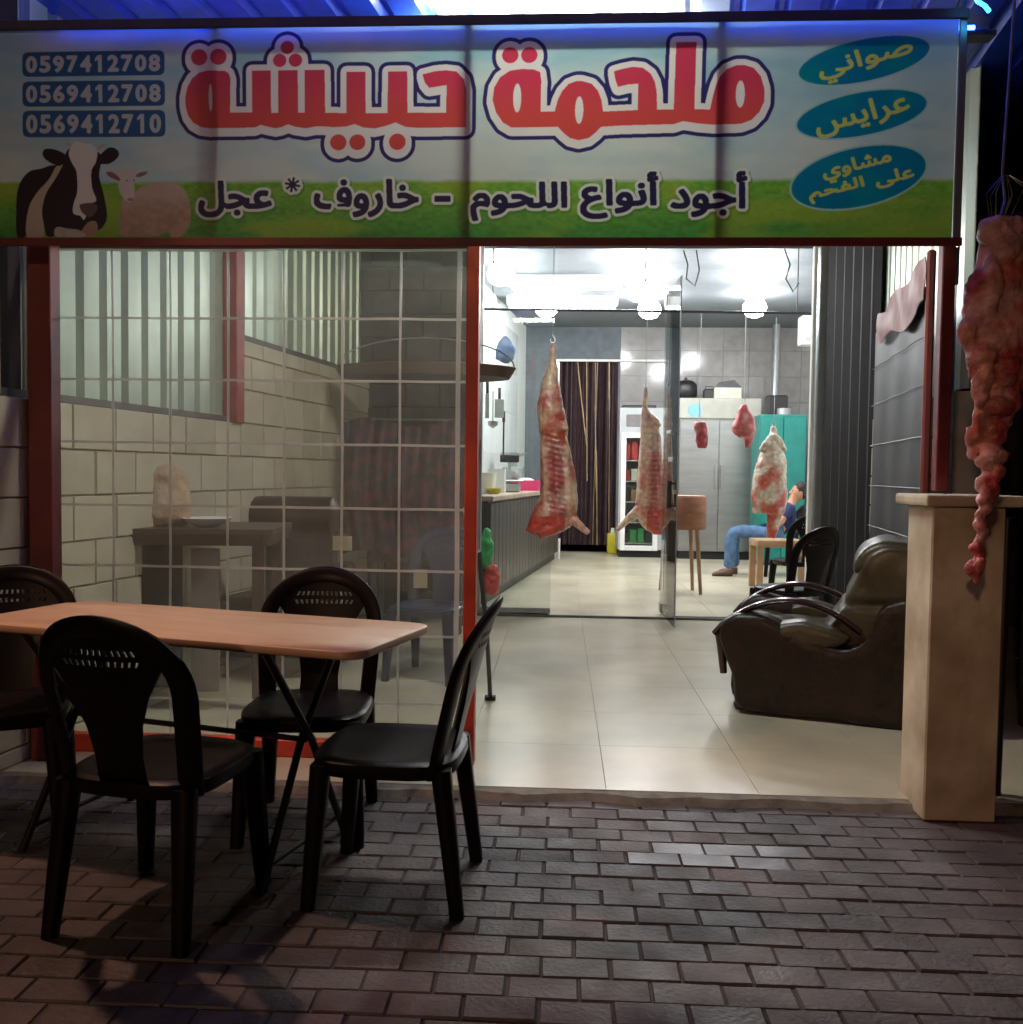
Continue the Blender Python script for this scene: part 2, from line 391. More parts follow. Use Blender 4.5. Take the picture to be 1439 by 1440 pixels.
obj('painted_shade_sheet', MB().box((-.12, 0, 1.56), (-.09, ll(4.0), 3.28)), mat('painted_shade_sheet', (.02, .009, .008), .9), LC, world=False)  # flat dark sheet; shade on the unlit cladding put into its colour
for k in range(2):
    y0 = ll(4.0)+k*.88
    o = obj('steel_sheet', corr_sheet(.88, 1.72, .176, .035), M_corr, LC, world=False); o.location = (-.1, y0, 1.56)
for k in range(3):
    o = obj('steel_sheet', corr_sheet(.8, 1.2, .16, .035), M_corr, LC, world=False); o.location = (-.1, ll(5.78)+k*.8, 2.085)
obj('bottom_rail', MB().box((-.11, 0, 1.542), (-.02, ll(5.7), 1.575)).box((-.11, ll(5.78), 2.062), (-.02, ll(8.1), 2.1)), mat('rail_grey', (.12, .1, .09), .6), LC, world=False)
obj('post', MB().cbox((-.06, ll(5.68), 1.535), (.035, ll(5.78), 3.28), .006), mat('faded_red_post', (.3, .045, .04), .55), LC, world=False)
obj('post', MB().cbox((-.07, ll(3.72), 1.54), (.0, ll(3.78), 3.28), .006), mat('worn_post', (.3, .2, .13), .6), LC, world=False)
# ---- right side wall
RW = local_wall('block_wall', 'low stone wall on the right side of the porch behind the leather armchair', 'wall', XR(4.62), 4.62, RZR)
def lr(d): return (d-4.62)*kr
obj('mortar_core', MB().box((.012, 0, -.1), (.2, lr(8.2), 1.685)), M_mortar, RW, world=False)
zz = 0
for i in range(8): course(RW, zz, .21, 0, lr(8.1), i % 2, -1); zz += .21
RC = local_wall('corrugated_cladding', 'pale corrugated steel sheets above the right porch wall beside the red post', 'cladding', XR(4.62), 4.62, RZR)
for k in range(4):
    o = obj('steel_sheet', corr_sheet(.9, 1.58, .18, .035, -1), M_corr, RC, world=False); o.location = (.08, k*.9, 1.7)
# ---- porch roof
rf = thing('porch_roof', 'corrugated metal porch roof lit blue and white above the signboard', 'roof', cw(XL(3.3)-.52, 3.3, 3.3), RZL)
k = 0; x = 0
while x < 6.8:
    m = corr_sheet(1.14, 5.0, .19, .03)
    o = obj('roof_sheet', m, M_roof if k == 2 else M_ledroof, rf, world=False); k += 1
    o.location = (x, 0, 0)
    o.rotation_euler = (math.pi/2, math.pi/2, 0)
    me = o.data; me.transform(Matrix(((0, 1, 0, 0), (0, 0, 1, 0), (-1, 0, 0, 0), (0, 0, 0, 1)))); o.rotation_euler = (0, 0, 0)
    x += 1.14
obj('purlin', MB().box((0, .95, .004), (6.9, 1.0, .06)).box((0, 2.6, .004), (6.9, 2.66, .06)), M_frame, rf, world=False)
# ---- shop front wall (dark stone) with the opening
sf = thing('shop_front_wall', 'dark stone front wall of the shop around the tall glazed opening', 'wall', (0, YD, 0))
xo0 = aty(673, 600, YD).x; xo1 = aty(1162, 600, YD).x; xw0 = cw(XL(8), 8).x-.1
obj('wall_core', MB().box((xw0, 0, 0), (xo0, .2, 3.6)).box((xo0, 0, 3.22), (xo1, .2, 3.6)).box((xo1, 0, 0), (5.5, .2, 3.6)), M_dark, sf, world=False)
sl = MB().cbox((0, 0, 0), (.294, .02, .194), .005); sme = bpy.data.meshes.new('stone_slab'); sme.from_pydata(sl.v, [], sl.f); sme.materials.append(M_dark); fixn(sme)
for r in range(16):
    x = xw0+(r % 2)*.15
    while x+.29 < xo0: share('stone_slab', sme, sf, (x, -.02, .01+r*.2)); x += .3
# ================================================================ SHOP INTERIOR
def xiL(d): return -.75+.17*(d-9.1)
def iv(Xc, d): return cw(Xc, d)
pL0 = iv(xiL(8.1)-.0, 8.2); pL1 = iv(xiL(15), 15)
aL = math.atan2(-(pL1-pL0).x, (pL1-pL0).y)
wl = thing('interior_wall', 'white tiled wall behind the butcher counter', 'wall', (pL0.x, pL0.y, 0), aL)
LL = (pL1-pL0).length
obj('plaster', MB().box((-.15, -.1, 0), (-.008, LL, 3.6)), M_white, wl, world=False)
ti = MB().cbox((-.008, .002, .002), (0, .298, .598), .002); ti2 = bpy.data.meshes.new('wall_tile'); ti2.from_pydata(ti.v, [], ti.f); ti2.materials.append(M_wtile); fixn(ti2)
for a in range(19):
    for b in range(5): share('wall_tile', ti2, wl, (0, a*.3+.1, b*.6+.3))
bwT = thing('back_wall', 'grey tiled back wall of the shop with a curtained doorway', 'wall', (0, YB, 0))
xc0 = aty(783, 600, YB).x; xc1 = aty(869, 600, YB).x; zc = aty(825, 507, YB).z
obj('wall_core', MB().box((-3, .008, 0), (xc0, .2, 3.6)).box((xc0, .008, zc), (xc1, .2, 3.6)).box((xc1, .008, 0), (6, .2, 3.6)), M_dwall, bwT, world=False)
ti = MB().cbox((.002, 0, .002), (.398, .008, .398), .002); ti3 = bpy.data.meshes.new('wall_tile'); ti3.from_pydata(ti.v, [], ti.f); ti3.materials.append(M_gtile); fixn(ti3)
for a in range(8):
    for b in range(9): share('wall_tile', ti3, bwT, (xc1+.03+a*.4, 0, b*.4))
obj('wall_core', MB().box((xc0-.3, .9, 0), (xc1+.3, 1, 3)), M_black, bwT, world=False)
pR0 = cw(3.35, 8.1); pR1 = cw(4.75, 15); aR = math.atan2(-(pR1-pR0).x, (pR1-pR0).y)
wr = thing('interior_wall', 'plain pale wall on the right of the shop behind the seated man', 'wall', (pR0.x, pR0.y, 0), aR)
obj('plaster', MB().box((0, -.1, 0), (.15, 7.2, 3.6)), M_white, wr, world=False)
M_ceil.node_tree.nodes['Principled BSDF'].inputs['Specular IOR Level'].default_value = .2
tag(obj('ceiling', MB().box((-3, YD+.2, 3.56), (6, YB+.2, 3.7)), M_ceil), kind='structure')
# ---- lamps of the shop
def lamp_at(px, py, z, label):
    p = gz(px, py, z) if False else None
    r = ray(px, py); t = (z-CH)/r.z; p = Vector((0, 0, CH))+r*t
    T = thing('ceiling_lamp', label, 'lamp', (p.x, p.y, 3.56), 0, 'bright lamps under the shop ceiling')
    obj('lamp_holder', MB().lathe([(.05, 0), (.05, -.03), (.06, -.05), (.06, -.06), (.022, -.07), (.022, -.1)], 16), M_white, T, world=False)
    obj('bulb', MB().lathe([(.03, -.07), (.09, -.09), (.135, -.14), (.15, -.19), (.135, -.24), (.09, -.29), (.03, -.31)], 18), M_bulb, T, True, False)
    return T
rowname = {0: 'left row of shop lamps, above the counter', 1: 'middle row of shop lamps, above the second carcass', 2: 'right row of shop lamps, above the teal cabinet'}
posn = {0: 'nearest', 1: 'middle', 2: 'farthest'}
for i, (px, py) in enumerate([(705, 387), (741, 414), (769, 434), (888, 386), (899, 411), (914, 436), (1062, 386), (1062, 411), (1062, 434)]):
    lamp_at(px, py, 3.36, 'round glaring lamp, %s of the %s' % (posn[i % 3], rowname[i//3]))
for (y, x0, x1, lb) in ((405, 720, 872, 'nearer of two glaring fluorescent tubes under the shop ceiling'), (432, 717, 866, 'farther of two glaring fluorescent tubes under the shop ceiling')):
    z = 3.42; a = (lambda r: Vector((0,0,CH))+r*((z-CH)/r.z))(ray(x0, y)); b = (lambda r: Vector((0,0,CH))+r*((z-CH)/r.z))(ray(x1, y))
    T = thing('tube_light', lb, 'lamp', ((a.x+b.x)/2, (a.y+b.y)/2, 3.56), 0)
    obj('tube', MB().tube([a, b], .018, 8), M_tube, T, True)
    obj('fitting', MB().box((min(a.x, b.x)-.03, a.y-.09, 3.45), (max(a.x, b.x)+.03, a.y+.09, 3.558)), M_white, T)
# porch tube behind the sign
a = cw(-.4, 4.26, 3.2); b = cw(.75, 4.26, 3.2)
T = thing('tube_light', 'bright fluorescent tube hidden behind the signboard under the porch roof', 'lamp', cw(.15, 4.26, 3.28))
obj('tube', MB().tube([a, b], .018, 8), M_ptube, T, True)
for xx in (-.35, .65): obj('bracket', MB().tube([cw(xx, 4.26, 3.2), cw(xx, 4.26, 3.28)], .008, 6), M_white, T)
# blue led rope along the roof edge
o = obj('led_rope', MB().tube([Vector((x, 3.69, aty(720, 25, 3.58).z-.01+.003*math.sin(x*9))) for x in [i*.25-1.95 for i in range(15)]], .011, 6), M_led2, None, True)
ch_ = tag(obj('added_light_shield', MB().box((-2.0, 3.715, aty(720, 25, 3.58).z-.05), (1.62, 3.72, aty(720, 25, 3.58).z+.006)).box((-2.0, 3.655, aty(720, 25, 3.58).z-.05), (1.62, 3.66, aty(720, 25, 3.58).z-.03)).box((-2.0, 3.66, aty(720, 25, 3.58).z-.05), (1.62, 3.715, aty(720, 25, 3.58).z-.045)), M_frame), 'unseen metal channel added behind the top bar of the signboard to block blue light', 'channel')  # added out of sight to hold the blue light off porch and banner
tag(o, 'bright blue light rope running hidden behind the top bar of the signboard', 'light rope')
o = obj('led_rope', MB().tube([at(1368, -12, 3.4), at(1376, 2, 3.4), at(1386, 8, 3.4), at(1392, 16, 3.41)], .008, 6), M_ledc, None, True)
tag(o, 'short cyan glowing light end at the top right corner of the porch', 'light rope')
o = obj('indicator_lamp', MB().lathe([(.002, -.008), (.008, 0), (.002, .008)], 10, at(1347, 344, 3.5)), M_warm, None, True)
tag(o, 'tiny amber light at the lower right corner of the signboard', 'lamp')
# ================================================================ SIGNBOARD (flat print drawn into a generated picture)
YS = 3.58
S = 2; BX0, BX1, BY0, BY1 = -6, 1344, 22, 346
TW, TH = (BX1-BX0)*S, (BY1-BY0)*S
yy_, xx_ = np.mgrid[0:TH, 0:TW].astype(np.float32); xx_ = xx_/S+BX0+.25; yy_ = yy_/S+BY0+.25
def vnoise(sx, sy, seed, oct=4):
    rs = np.random.RandomState(seed); out = np.zeros((TH, TW), np.float32); amp = 1; tot = 0
    for o_ in range(oct):
        g = rs.rand(int(TH/sy)+3, int(TW/sx)+3).astype(np.float32)
        gy = np.arange(TH)/sy; gx = np.arange(TW)/sx; iy = gy.astype(int); ix = gx.astype(int)
        fy = gy-iy; fx = gx-ix; fy = (fy*fy*(3-2*fy))[:, None].astype(np.float32); fx = (fx*fx*(3-2*fx))[None].astype(np.float32)
        A = g[iy][:, ix]; B = g[iy][:, ix+1]; D = g[iy+1][:, ix]; E_ = g[iy+1][:, ix+1]
        out += amp*((A*(1-fx)+B*fx)*(1-fy)+(D*(1-fx)+E_*fx)*fy); tot += amp; amp *= .5; sx = max(2, sx/2); sy = max(2, sy/2)
    return out/tot
def polymask(pts, base=None):
    m = np.zeros((TH, TW), bool) if base is None else base
    P = np.array(pts, float); n = len(P)
    y0 = max(0, int((P[:, 1].min()-BY0)*S)-1); y1 = min(TH, int((P[:, 1].max()-BY0)*S)+2)
    if y1 <= y0: return m
    for r in range(y0, y1):
        y = r/S+BY0+.25; xs = []
        for i in range(n):
            (ax, ay), (bx, by) = P[i], P[(i+1) % n]
            if (ay <= y) != (by <= y): xs.append(ax+(y-ay)/(by-ay)*(bx-ax))
        xs.sort()
        for a, b in zip(xs[::2], xs[1::2]):
            i0 = int(np.ceil((a-BX0)*S-.5)); i1 = int(np.floor((b-BX0)*S-.5))+1
            m[r, max(0, i0):max(0, min(TW, i1))] ^= True
    return m
def disc(cx, cy, r, ry=None, rot=0):
    ry = ry or r; c, s_ = math.cos(rot), math.sin(rot); dx = xx_-cx; dy = yy_-cy
    u = dx*c+dy*s_; v = -dx*s_+dy*c
    return (u/r)**2+(v/ry)**2 < 1
def dilate(m, r):
    R = r*S; ri = int(R)+1; ys = np.where(m.any(1))[0]; xs = np.where(m.any(0))[0]
    if len(ys) == 0: return m
    a0, a1 = max(0, ys[0]-ri), min(TH, ys[-1]+ri+1); b0, b1 = max(0, xs[0]-ri), min(TW, xs[-1]+ri+1)
    sub = m[a0:a1, b0:b1]; H_, W_ = sub.shape; out = np.zeros_like(sub)
    cs = np.concatenate([np.zeros((H_, 1), np.int32), np.cumsum(sub, 1, dtype=np.int32)], 1)
    for dy in range(-int(R), int(R)+1):
        wd = int(math.sqrt(R*R-dy*dy)); lo = np.clip(np.arange(W_)-wd, 0, W_); hi = np.clip(np.arange(W_)+wd+1, 0, W_)
        hd = (cs[:, hi]-cs[:, lo]) > 0
        if dy >= 0: out[dy:] |= hd[:H_-dy] if dy else hd
        else: out[:dy] |= hd[-dy:]
    o_ = m.copy(); o_[a0:a1, b0:b1] |= out; return o_
def text_polys(s):
    c = bpy.data.curves.new('t', 'FONT'); c.body = s; c.size = 1; c.resolution_u = 3
    o = bpy.data.objects.new('t', c); COL.objects.link(o)
    me = o.evaluated_get(bpy.context.evaluated_depsgraph_get()).to_mesh()
    V = np.array([v.co[:2] for v in me.vertices]); T_ = []
    for p in me.polygons: T_.append([tuple(V[i]) for i in p.vertices])
    bpy.data.objects.remove(o); bpy.data.curves.remove(c)
    return V, T_
def textmask(s, x0, x1, y0, y1, rot=0, bold=0, shear=0):
    """text fitted into the box, then turned about the centre of the box"""
    V, T_ = text_polys(s); mn = V.min(0); mx = V.max(0); m = np.zeros((TH, TW), bool)
    cx, cy = (x0+x1)/2, (y0+y1)/2; c, s_ = math.cos(rot), math.sin(rot)
    b = bold
    for t in T_:
        q = []
        for (x, y) in t:
            X = x0+b+(x-mn[0])/(mx[0]-mn[0])*(x1-x0-2*b)-cx; Y = y1-b-(y-mn[1])/(mx[1]-mn[1])*(y1-y0-2*b)-cy
            q.append((cx+X*c-Y*s_, cy+X*s_+Y*c))
        tmp = polymask_local(q); 
        if tmp is not None: m[tmp[0]:tmp[1], tmp[2]:tmp[3]] |= tmp[4]
    return dilate(m, b) if b else m
def polymask_local(q):
    P = np.array(q); a0 = max(0, int((P[:, 1].min()-BY0)*S)-1); a1 = min(TH, int((P[:, 1].max()-BY0)*S)+2)
    b0 = max(0, int((P[:, 0].min()-BX0)*S)-1); b1 = min(TW, int((P[:, 0].max()-BX0)*S)+2)
    if a1 <= a0 or b1 <= b0: return None
    X = xx_[a0:a1, b0:b1]; Y = yy_[a0:a1, b0:b1]; ins = np.zeros(X.shape, bool); n = len(P)
    for i in range(n):
        (ax, ay), (bx, by) = P[i], P[(i+1) % n]
        if ay == by: continue
        ins ^= ((ay <= Y) != (by <= Y)) & (X < ax+(Y-ay)/(by-ay)*(bx-ax))
    return a0, a1, b0, b1, ins
IMG = np.zeros((TH, TW, 3), np.float32)
def put(m, col, a=1.0, tex=None):
    c = np.array(col, np.float32)
    if tex is not None: c = c[None, None]*tex[..., None]; IMG[m] = IMG[m]*(1-a)+c[m]*a
    else: IMG[m] = IMG[m]*(1-a)+c*a
def mixin(w_, col): IMG[:] = IMG*(1-w_[..., None])+np.array(col, np.float32)*w_[..., None]
# sky and meadow
n1 = vnoise(260, 90, 3, 5); n2 = vnoise(420, 160, 5, 4)
v = np.clip((yy_-30)/220, 0, 1)
IMG[:] = np.array((.34, .6, .66), np.float32)
mixin(np.clip(v*.75+(n1-.45)*2.2, 0, 1), (.66, .76, .7))
mixin(np.clip((n2-.55)*3, 0, .6)*(1-v), (.2, .45, .5))
g = np.clip((yy_-(250+5*vnoise(60, 30, 8, 3)))/6, 0, 1)*np.clip(1, 0, 1)
gn = vnoise(14, 8, 9, 4); gcol = np.stack([.07+.24*gn*np.clip(1.3-(yy_-255)/60, 0, 1), .38+.2*gn-.0022*(yy_-255), .03+.06*gn], -1)
IMG[:] = IMG*(1-g[..., None])+gcol*g[..., None]
mixin(np.clip((vnoise(300, 100, 12, 3)-.5)*3, 0, .45)*g, (.42, .52, .05))
# big name, two words
def A(X, Y): return (250+.1668*X, 30+.1668*Y)
def B(X, Y): return (470+.1598*X, 60+.1598*Y)
def Cc(X, Y): return (700+.1459*X, 40+.1459*Y)
def D(X, Y): return (890+.1529*X, 40+.1529*Y)
w2 = [A(330,380),A(262,398),A(200,445),A(158,520),A(137,610),A(140,690),A(160,765),A(205,830),A(270,868),A(350,880),A(740,876),A(790,852),A(850,870),A(920,884),A(970,874),A(1025,850),A(1090,872),A(1180,886),A(1270,868),
      B(40,722),B(100,728),B(215,722),B(290,700),B(370,733),B(470,742),B(560,722),B(655,690),B(745,732),B(860,742),B(1275,738),B(1278,560),B(1275,400),B(1255,310),B(1190,240),B(1100,228),B(1000,235),B(890,262),B(912,335),B(950,382),B(1105,360),B(1100,606),B(760,605),B(755,232),B(585,232),B(582,603),B(387,603),B(385,232),B(215,232),B(215,600),B(25,598),
      A(1345,742),A(1340,384),A(1170,384),A(1168,748),A(1112,748),A(1110,384),A(940,384),A(942,748),A(880,748),A(878,384),A(715,384),A(715,742),A(525,742),A(530,450),A(515,405),A(480,384)]
w1 = [Cc(240,395),Cc(350,380),Cc(465,385),Cc(528,412),Cc(540,500),Cc(537,797),Cc(672,800),Cc(698,690),Cc(740,600),Cc(800,532),Cc(870,505),Cc(930,505),Cc(1020,532),Cc(1080,600),Cc(1115,690),Cc(1132,803),D(150,752),D(152,508),D(60,515),D(-30,537),Cc(1245,500),Cc(1228,412),D(0,372),D(100,352),D(190,362),D(260,415),D(300,490),D(318,580),D(325,748),D(475,748),D(484,130),D(666,130),D(660,748),D(800,752),D(825,620),D(848,530),D(880,450),D(940,382),D(1030,345),D(1095,345),D(1180,372),D(1245,450),D(1280,560),D(1282,680),D(1240,780),D(1170,852),D(1080,887),D(830,893),D(690,880),D(562,858),D(480,885),D(0,897),Cc(1115,952),Cc(1060,1012),Cc(1000,1060),Cc(905,1082),Cc(820,1060),Cc(760,1010),Cc(705,950),Cc(260,950),Cc(178,900),Cc(110,800),Cc(76,680),Cc(90,560),Cc(145,460)]
red = polymask(w2) | polymask(w1)
hole = disc(*A(357, 615), 2.6, 19.5) | disc(*Cc(312, 662), 5.6, 20.5) | disc(*Cc(905, 787), 5.8, 19.5) | disc(*D(1067, 612), 6.2, 19)
red &= ~hole
for c in (A(262,265)+(11.8,), A(427,262)+(11.8,), A(1020,187)+(9.6,), A(955,298)+(9.6,), A(1090,298)+(9.6,), B(145,865)+(11.6,), B(315,865)+(11.4,), B(672,865)+(11.8,), Cc(240,245)+(11.4,), Cc(422,245)+(11.4,)):
    red |= disc(*c)
def shift(m, dx, dy): return np.roll(np.roll(m, int(dx*S), 1), int(dy*S), 0)
halo = dilate(red | shift(red, 0, 4), 14); put(halo, (.025, .025, .14))
put(dilate(red | shift(red, 0, 4), 8.5), (.8, .8, .76)); 
put(red, (.6, .05, .1)); mixin(red*np.clip((yy_-110)/90, 0, .6), (.68, .1, .05))  # orange towards the foot: gradient of the lighting put into the letter colour
# second line
NV = (.02, .02, .07)
line = np.zeros((TH, TW), bool)
for s_, x0, x1, y0, y1 in (('\uFEDE\uFEA0\uFECB', 291, 399, 253, 308), ('\uFED1\uFEED\uFEAD\uFE8E\uFEA7', 458, 609, 251, 308), ('-', 630, 654, 276, 286),
                           ('\uFEE1\uFEEE\uFEA4\uFEE0\uFEDF\uFE8D', 681, 818, 256, 314), ('\uFEC9\uFE8D\uFEEE\uFEE7\uFE83', 835, 944, 242, 311), ('\uFEA9\uFEEE\uFE9F\uFE83', 960, 1066, 242, 309)):
    line |= textmask(s_, x0, x1, y0, y1, 0, 2.3)
for k in range(4):
    a_ = math.pi*k/4+.2; c_, s_ = math.cos(a_), math.sin(a_); dx = xx_-428; dy = yy_-260
    line |= (np.abs(dx*c_+dy*s_) < 11) & (np.abs(-dx*s_+dy*c_) < 1.7)
put(shift(dilate(line, 5), 2, 3), (.05, .2, .04), .5); put(dilate(line, 4.2), (.74, .8, .72)); put(line, NV)
# telephone boxes
for (y0, y1, s_) in ((64, 99, '0597412708'), (107, 143, '0569412708'), (150, 188, '0569412710')):
    box = polymask([(42, y0+7), (236, y0+7), (236, y1-7), (42, y1-7)]); put(dilate(box, 7.5), (.015, .1, .26))
    dg_ = np.zeros((TH, TW), bool)
    for q, ch_ in enumerate(s_):
        xa = 39+q*20.1
        if ch_ == '1': dg_ |= polymask([(xa+7.5, y0+5), (xa+12.5, y0+5), (xa+12.5, y1-5), (xa+7, y1-5), (xa+7, y0+12), (xa+2.5, y0+14.5), (xa+2.5, y0+10)])
        else: dg_ |= textmask(ch_, xa+.5, xa+17.5, y0+5, y1-5, 0, 1.5)
    put(dg_, (.5, .56, .58))
# ovals
for (cx_, cy_, a_, b_, r_, tx) in ((1219, 88, 89, 29, -.21, [('\uFEF2\uFEE7\uFE8D\uFEEE\uFEBB', 1156, 1287, 70, 108, -.26)]), (1218, 163, 88, 30, -.19, [('\uFEB2\uFEF3\uFE8D\uFEAE\uFECB', 1153, 1284, 144, 184, -.26)]),
        (1216, 252, 92, 41, -.22, [('\uFEF1\uFEED\uFE8E\uFEB8\uFEE3', 1166, 1262, 222, 252, -.25), ('\uFEE2\uFEA4\uFED4\uFEDF\uFE8D', 1148, 1226, 258, 282, -.25), ('\uFEF0\uFEE0\uFECB', 1238, 1292, 240, 264, -.25)])):
    put(disc(cx_, cy_, a_+3, b_+3, r_), (.35, .62, .6)); put(disc(cx_, cy_, a_, b_, r_), (.0, .2, .36))
    mixin((disc(cx_, cy_, a_, b_, r_))*np.clip((vnoise(80, 60, int(cy_), 3)-.4)*2, 0, .7), (0, .28, .3))
    for (t_, x0, x1, y0, y1, rr) in tx: put(textmask(t_, x0, x1, y0, y1, rr, 1.3), (.62, .66, .12), .9)
# cow and sheep
def Z(X, Y): return (X*.2085, 180+Y*.2085)
def zp(L_):
    out = []; N_ = len(L_)
    for i in range(N_):
        p0, p1, p2, p3 = [Vector(L_[(i+k-1) % N_]) for k in range(4)]
        for k in range(4):
            t = k/4; out.append(tuple(.5*((2*p1)+(p2-p0)*t+(2*p0-5*p1+4*p2-p3)*t*t+(3*p1-p0-3*p2+p3)*t**3)))
    return polymask([Z(*p) for p in out])
sh = zp([(870,480),(950,440),(1010,390),(1120,365),(1240,372),(1310,430),(1345,540),(1340,660),(1290,735),(1220,760),(1190,715),(1100,745),(960,745),(860,740),(840,640),(860,560)])
wool = .75+.5*vnoise(16, 12, 21, 4)
put(sh, (.42, .28, .21), 1, wool); mixin(sh*np.clip((300-yy_)/45, 0, .6), (.62, .5, .42))
hd = zp([(820,290),(870,262),(930,262),(975,300),(950,350),(955,440),(945,490),(915,505),(880,480),(845,420),(835,350)])
put(hd, (.62, .58, .55)); put(zp([(755,290),(800,292),(850,335),(845,352),(800,335),(765,312)]), (.25, .12, .1)); put(zp([(960,320),(985,295),(1040,285),(1035,305),(990,325)]), (.28, .15, .12))
put(disc(*Z(925, 485), 5, 2.5), (.35, .25, .22)); put(disc(*Z(900, 350), 1.2) | disc(*Z(948, 350), 1.2), (.08, .05, .05))
K = (.018, .012, .022)
put(zp([(130,400),(200,290),(300,262),(370,240),(440,250),(440,300),(300,420),(220,520),(190,640),(180,745),(120,745),(115,560)]), K)
put(zp([(190,745),(200,560),(260,440),(350,340),(400,250),(440,245),(440,300),(350,430),(300,560),(310,745)]), (.5, .44, .32))
put(zp([(300,560),(330,440),(400,330),(450,230),(470,150),(520,120),(700,150),(715,230),(705,320),(740,460),(760,600),(735,670),(690,700),(640,660),(590,720),(480,700),(470,745),(440,750),(410,690),(380,745),(330,740),(310,650)]), K)
put(zp([(305,150),(330,122),(400,130),(460,160),(480,200),(440,240),(400,240),(350,215),(315,185)]) | zp([(700,180),(760,120),(810,118),(842,150),(830,190),(780,228),(720,232),(690,220)]), K)
put(zp([(490,150),(530,75),(600,85),(650,90),(690,140),(680,220),(650,280),(655,400),(685,490),(640,520),(600,625),(570,600),(520,580),(525,510),(550,430),(545,290),(510,220)]), (.72, .72, .68))
put(zp([(570,520),(640,508),(685,520),(690,560),(640,610),(600,590),(575,560)]), (.12, .08, .09)); put(zp([(620,650),(680,640),(690,700),(640,745),(560,745)]), (.4, .25, .2))
put(zp([(480,690),(560,700),(600,745),(400,745),(400,680)]), (.6, .55, .5), .8)
put(disc(*Z(507, 275), 2, 1.5) | disc(*Z(668, 275), 2, 1.5), (.0, .0, .0)); put(zp([(462,75),(500,85),(503,105),(480,100)]) | zp([(690,110),(745,85),(740,100),(700,130)]), (.5, .45, .35))
# gentle softening so the print has no stair steps
for _ in range(2): IMG[1:-1, 1:-1] = (IMG[1:-1, 1:-1]*4+IMG[:-2, 1:-1]+IMG[2:, 1:-1]+IMG[1:-1, :-2]+IMG[1:-1, 2:])/8
im = bpy.data.images.new('sign_print', TW, TH, alpha=False, float_buffer=False)
lin = np.clip(IMG*.97, 0, 1); srgb = np.where(lin < .0031308, lin*12.92, 1.055*lin**(1/2.4)-.055)
px_ = np.ones((TH, TW, 4), np.float32); px_[..., :3] = srgb[::-1]
im.pixels.foreach_set(px_.ravel()); im.update(); im.pack()
mb_ = bpy.data.materials.new('printed_banner'); mb_.use_nodes = True; t = mb_.node_tree; t.nodes.remove(t.nodes['Principled BSDF'])
ti_ = t.nodes.new('ShaderNodeTexImage'); ti_.image = im; ti_.extension = 'EXTEND'
uvn = t.nodes.new('ShaderNodeUVMap'); t.links.new(uvn.outputs[0], ti_.inputs[0])
df = t.nodes.new('ShaderNodeBsdfDiffuse'); tl = t.nodes.new('ShaderNodeBsdfTranslucent'); mx = t.nodes.new('ShaderNodeMixShader'); mx.inputs[0].default_value = .13
gl = t.nodes.new('ShaderNodeBsdfGlossy'); gl.inputs['Roughness'].default_value = .45; mg = t.nodes.new('ShaderNodeMixShader'); mg.inputs[0].default_value = .03
for n_ in (df, tl): t.links.new(ti_.outputs[0], n_.inputs[0])
t.links.new(df.outputs[0], mx.inputs[1]); t.links.new(tl.outputs[0], mx.inputs[2]); t.links.new(mx.outputs[0], mg.inputs[1]); t.links.new(gl.outputs[0], mg.inputs[2])
t.links.new(mg.outputs[0], t.nodes['Material Output'].inputs[0])
cs_ = [aty(BX0, 22, YS), aty(BX1, 29, YS), aty(BX1, 344, YS), aty(BX0, 341, YS)]   # tl tr br bl
zt = (cs_[0].z+cs_[1].z)/2; zb = (cs_[2].z+cs_[3].z)/2; xl_, xr_ = (cs_[0].x+cs_[3].x)/2, (cs_[1].x+cs_[2].x)/2
sg = thing('signboard', 'long backlit butcher signboard with red Arabic name, cow and sheep above the porch', 'sign', ((xl_+xr_)/2, YS, zb))
me = bpy.data.meshes.new('banner'); nx, nz = 40, 10; vs = []; uv = []
for j in range(nz+1):
    for i in range(nx+1):
        a_, b_ = i/nx, j/nz; p = aty(BX0+a_*(BX1-BX0), BY1-b_*(BY1-BY0)-1.5, YS)
        vs.append((xl_+(xr_-xl_)*a_, YS+.006*noise.noise(Vector((a_*9, b_*3, 1))), zb+(zt-zb)*b_)); uv.append((a_, b_))
fs = [(j*(nx+1)+i, j*(nx+1)+i+1, (j+1)*(nx+1)+i+1, (j+1)*(nx+1)+i) for j in range(nz) for i in range(nx)]
me.from_pydata(vs, [], fs); me.materials.append(mb_); ul = me.uv_layers.new(name='UVMap')
for lp in me.loops: ul.data[lp.index].uv = uv[lp.vertex_index]
bo = link_mesh('banner', me, sg, True)
tb = .05
obj('top_bar', MB().cbox((xl_-.05, YS-.025, zt-.034), (xr_+.03, YS-.012, zt+.003), .003), M_frame, sg)
obj('bottom_bar', MB().cbox((xl_-.05, YS-.025, zb-.014), (xr_+.03, YS-.012, zb+.018), .003), M_dred, sg)
for px in (305, 659, 1012):
    x = aty(px, 190, YS).x; obj('strut', MB().box((x-.017, YS+.009, zb+.002), (x+.013, YS+.037, zt-.002)), M_frame, sg)
obj('side_bar', MB().cbox((xr_+.001, YS-.01, zb+.003), (xr_+.03, YS+.03, zt-.003), .003), M_alu, sg)
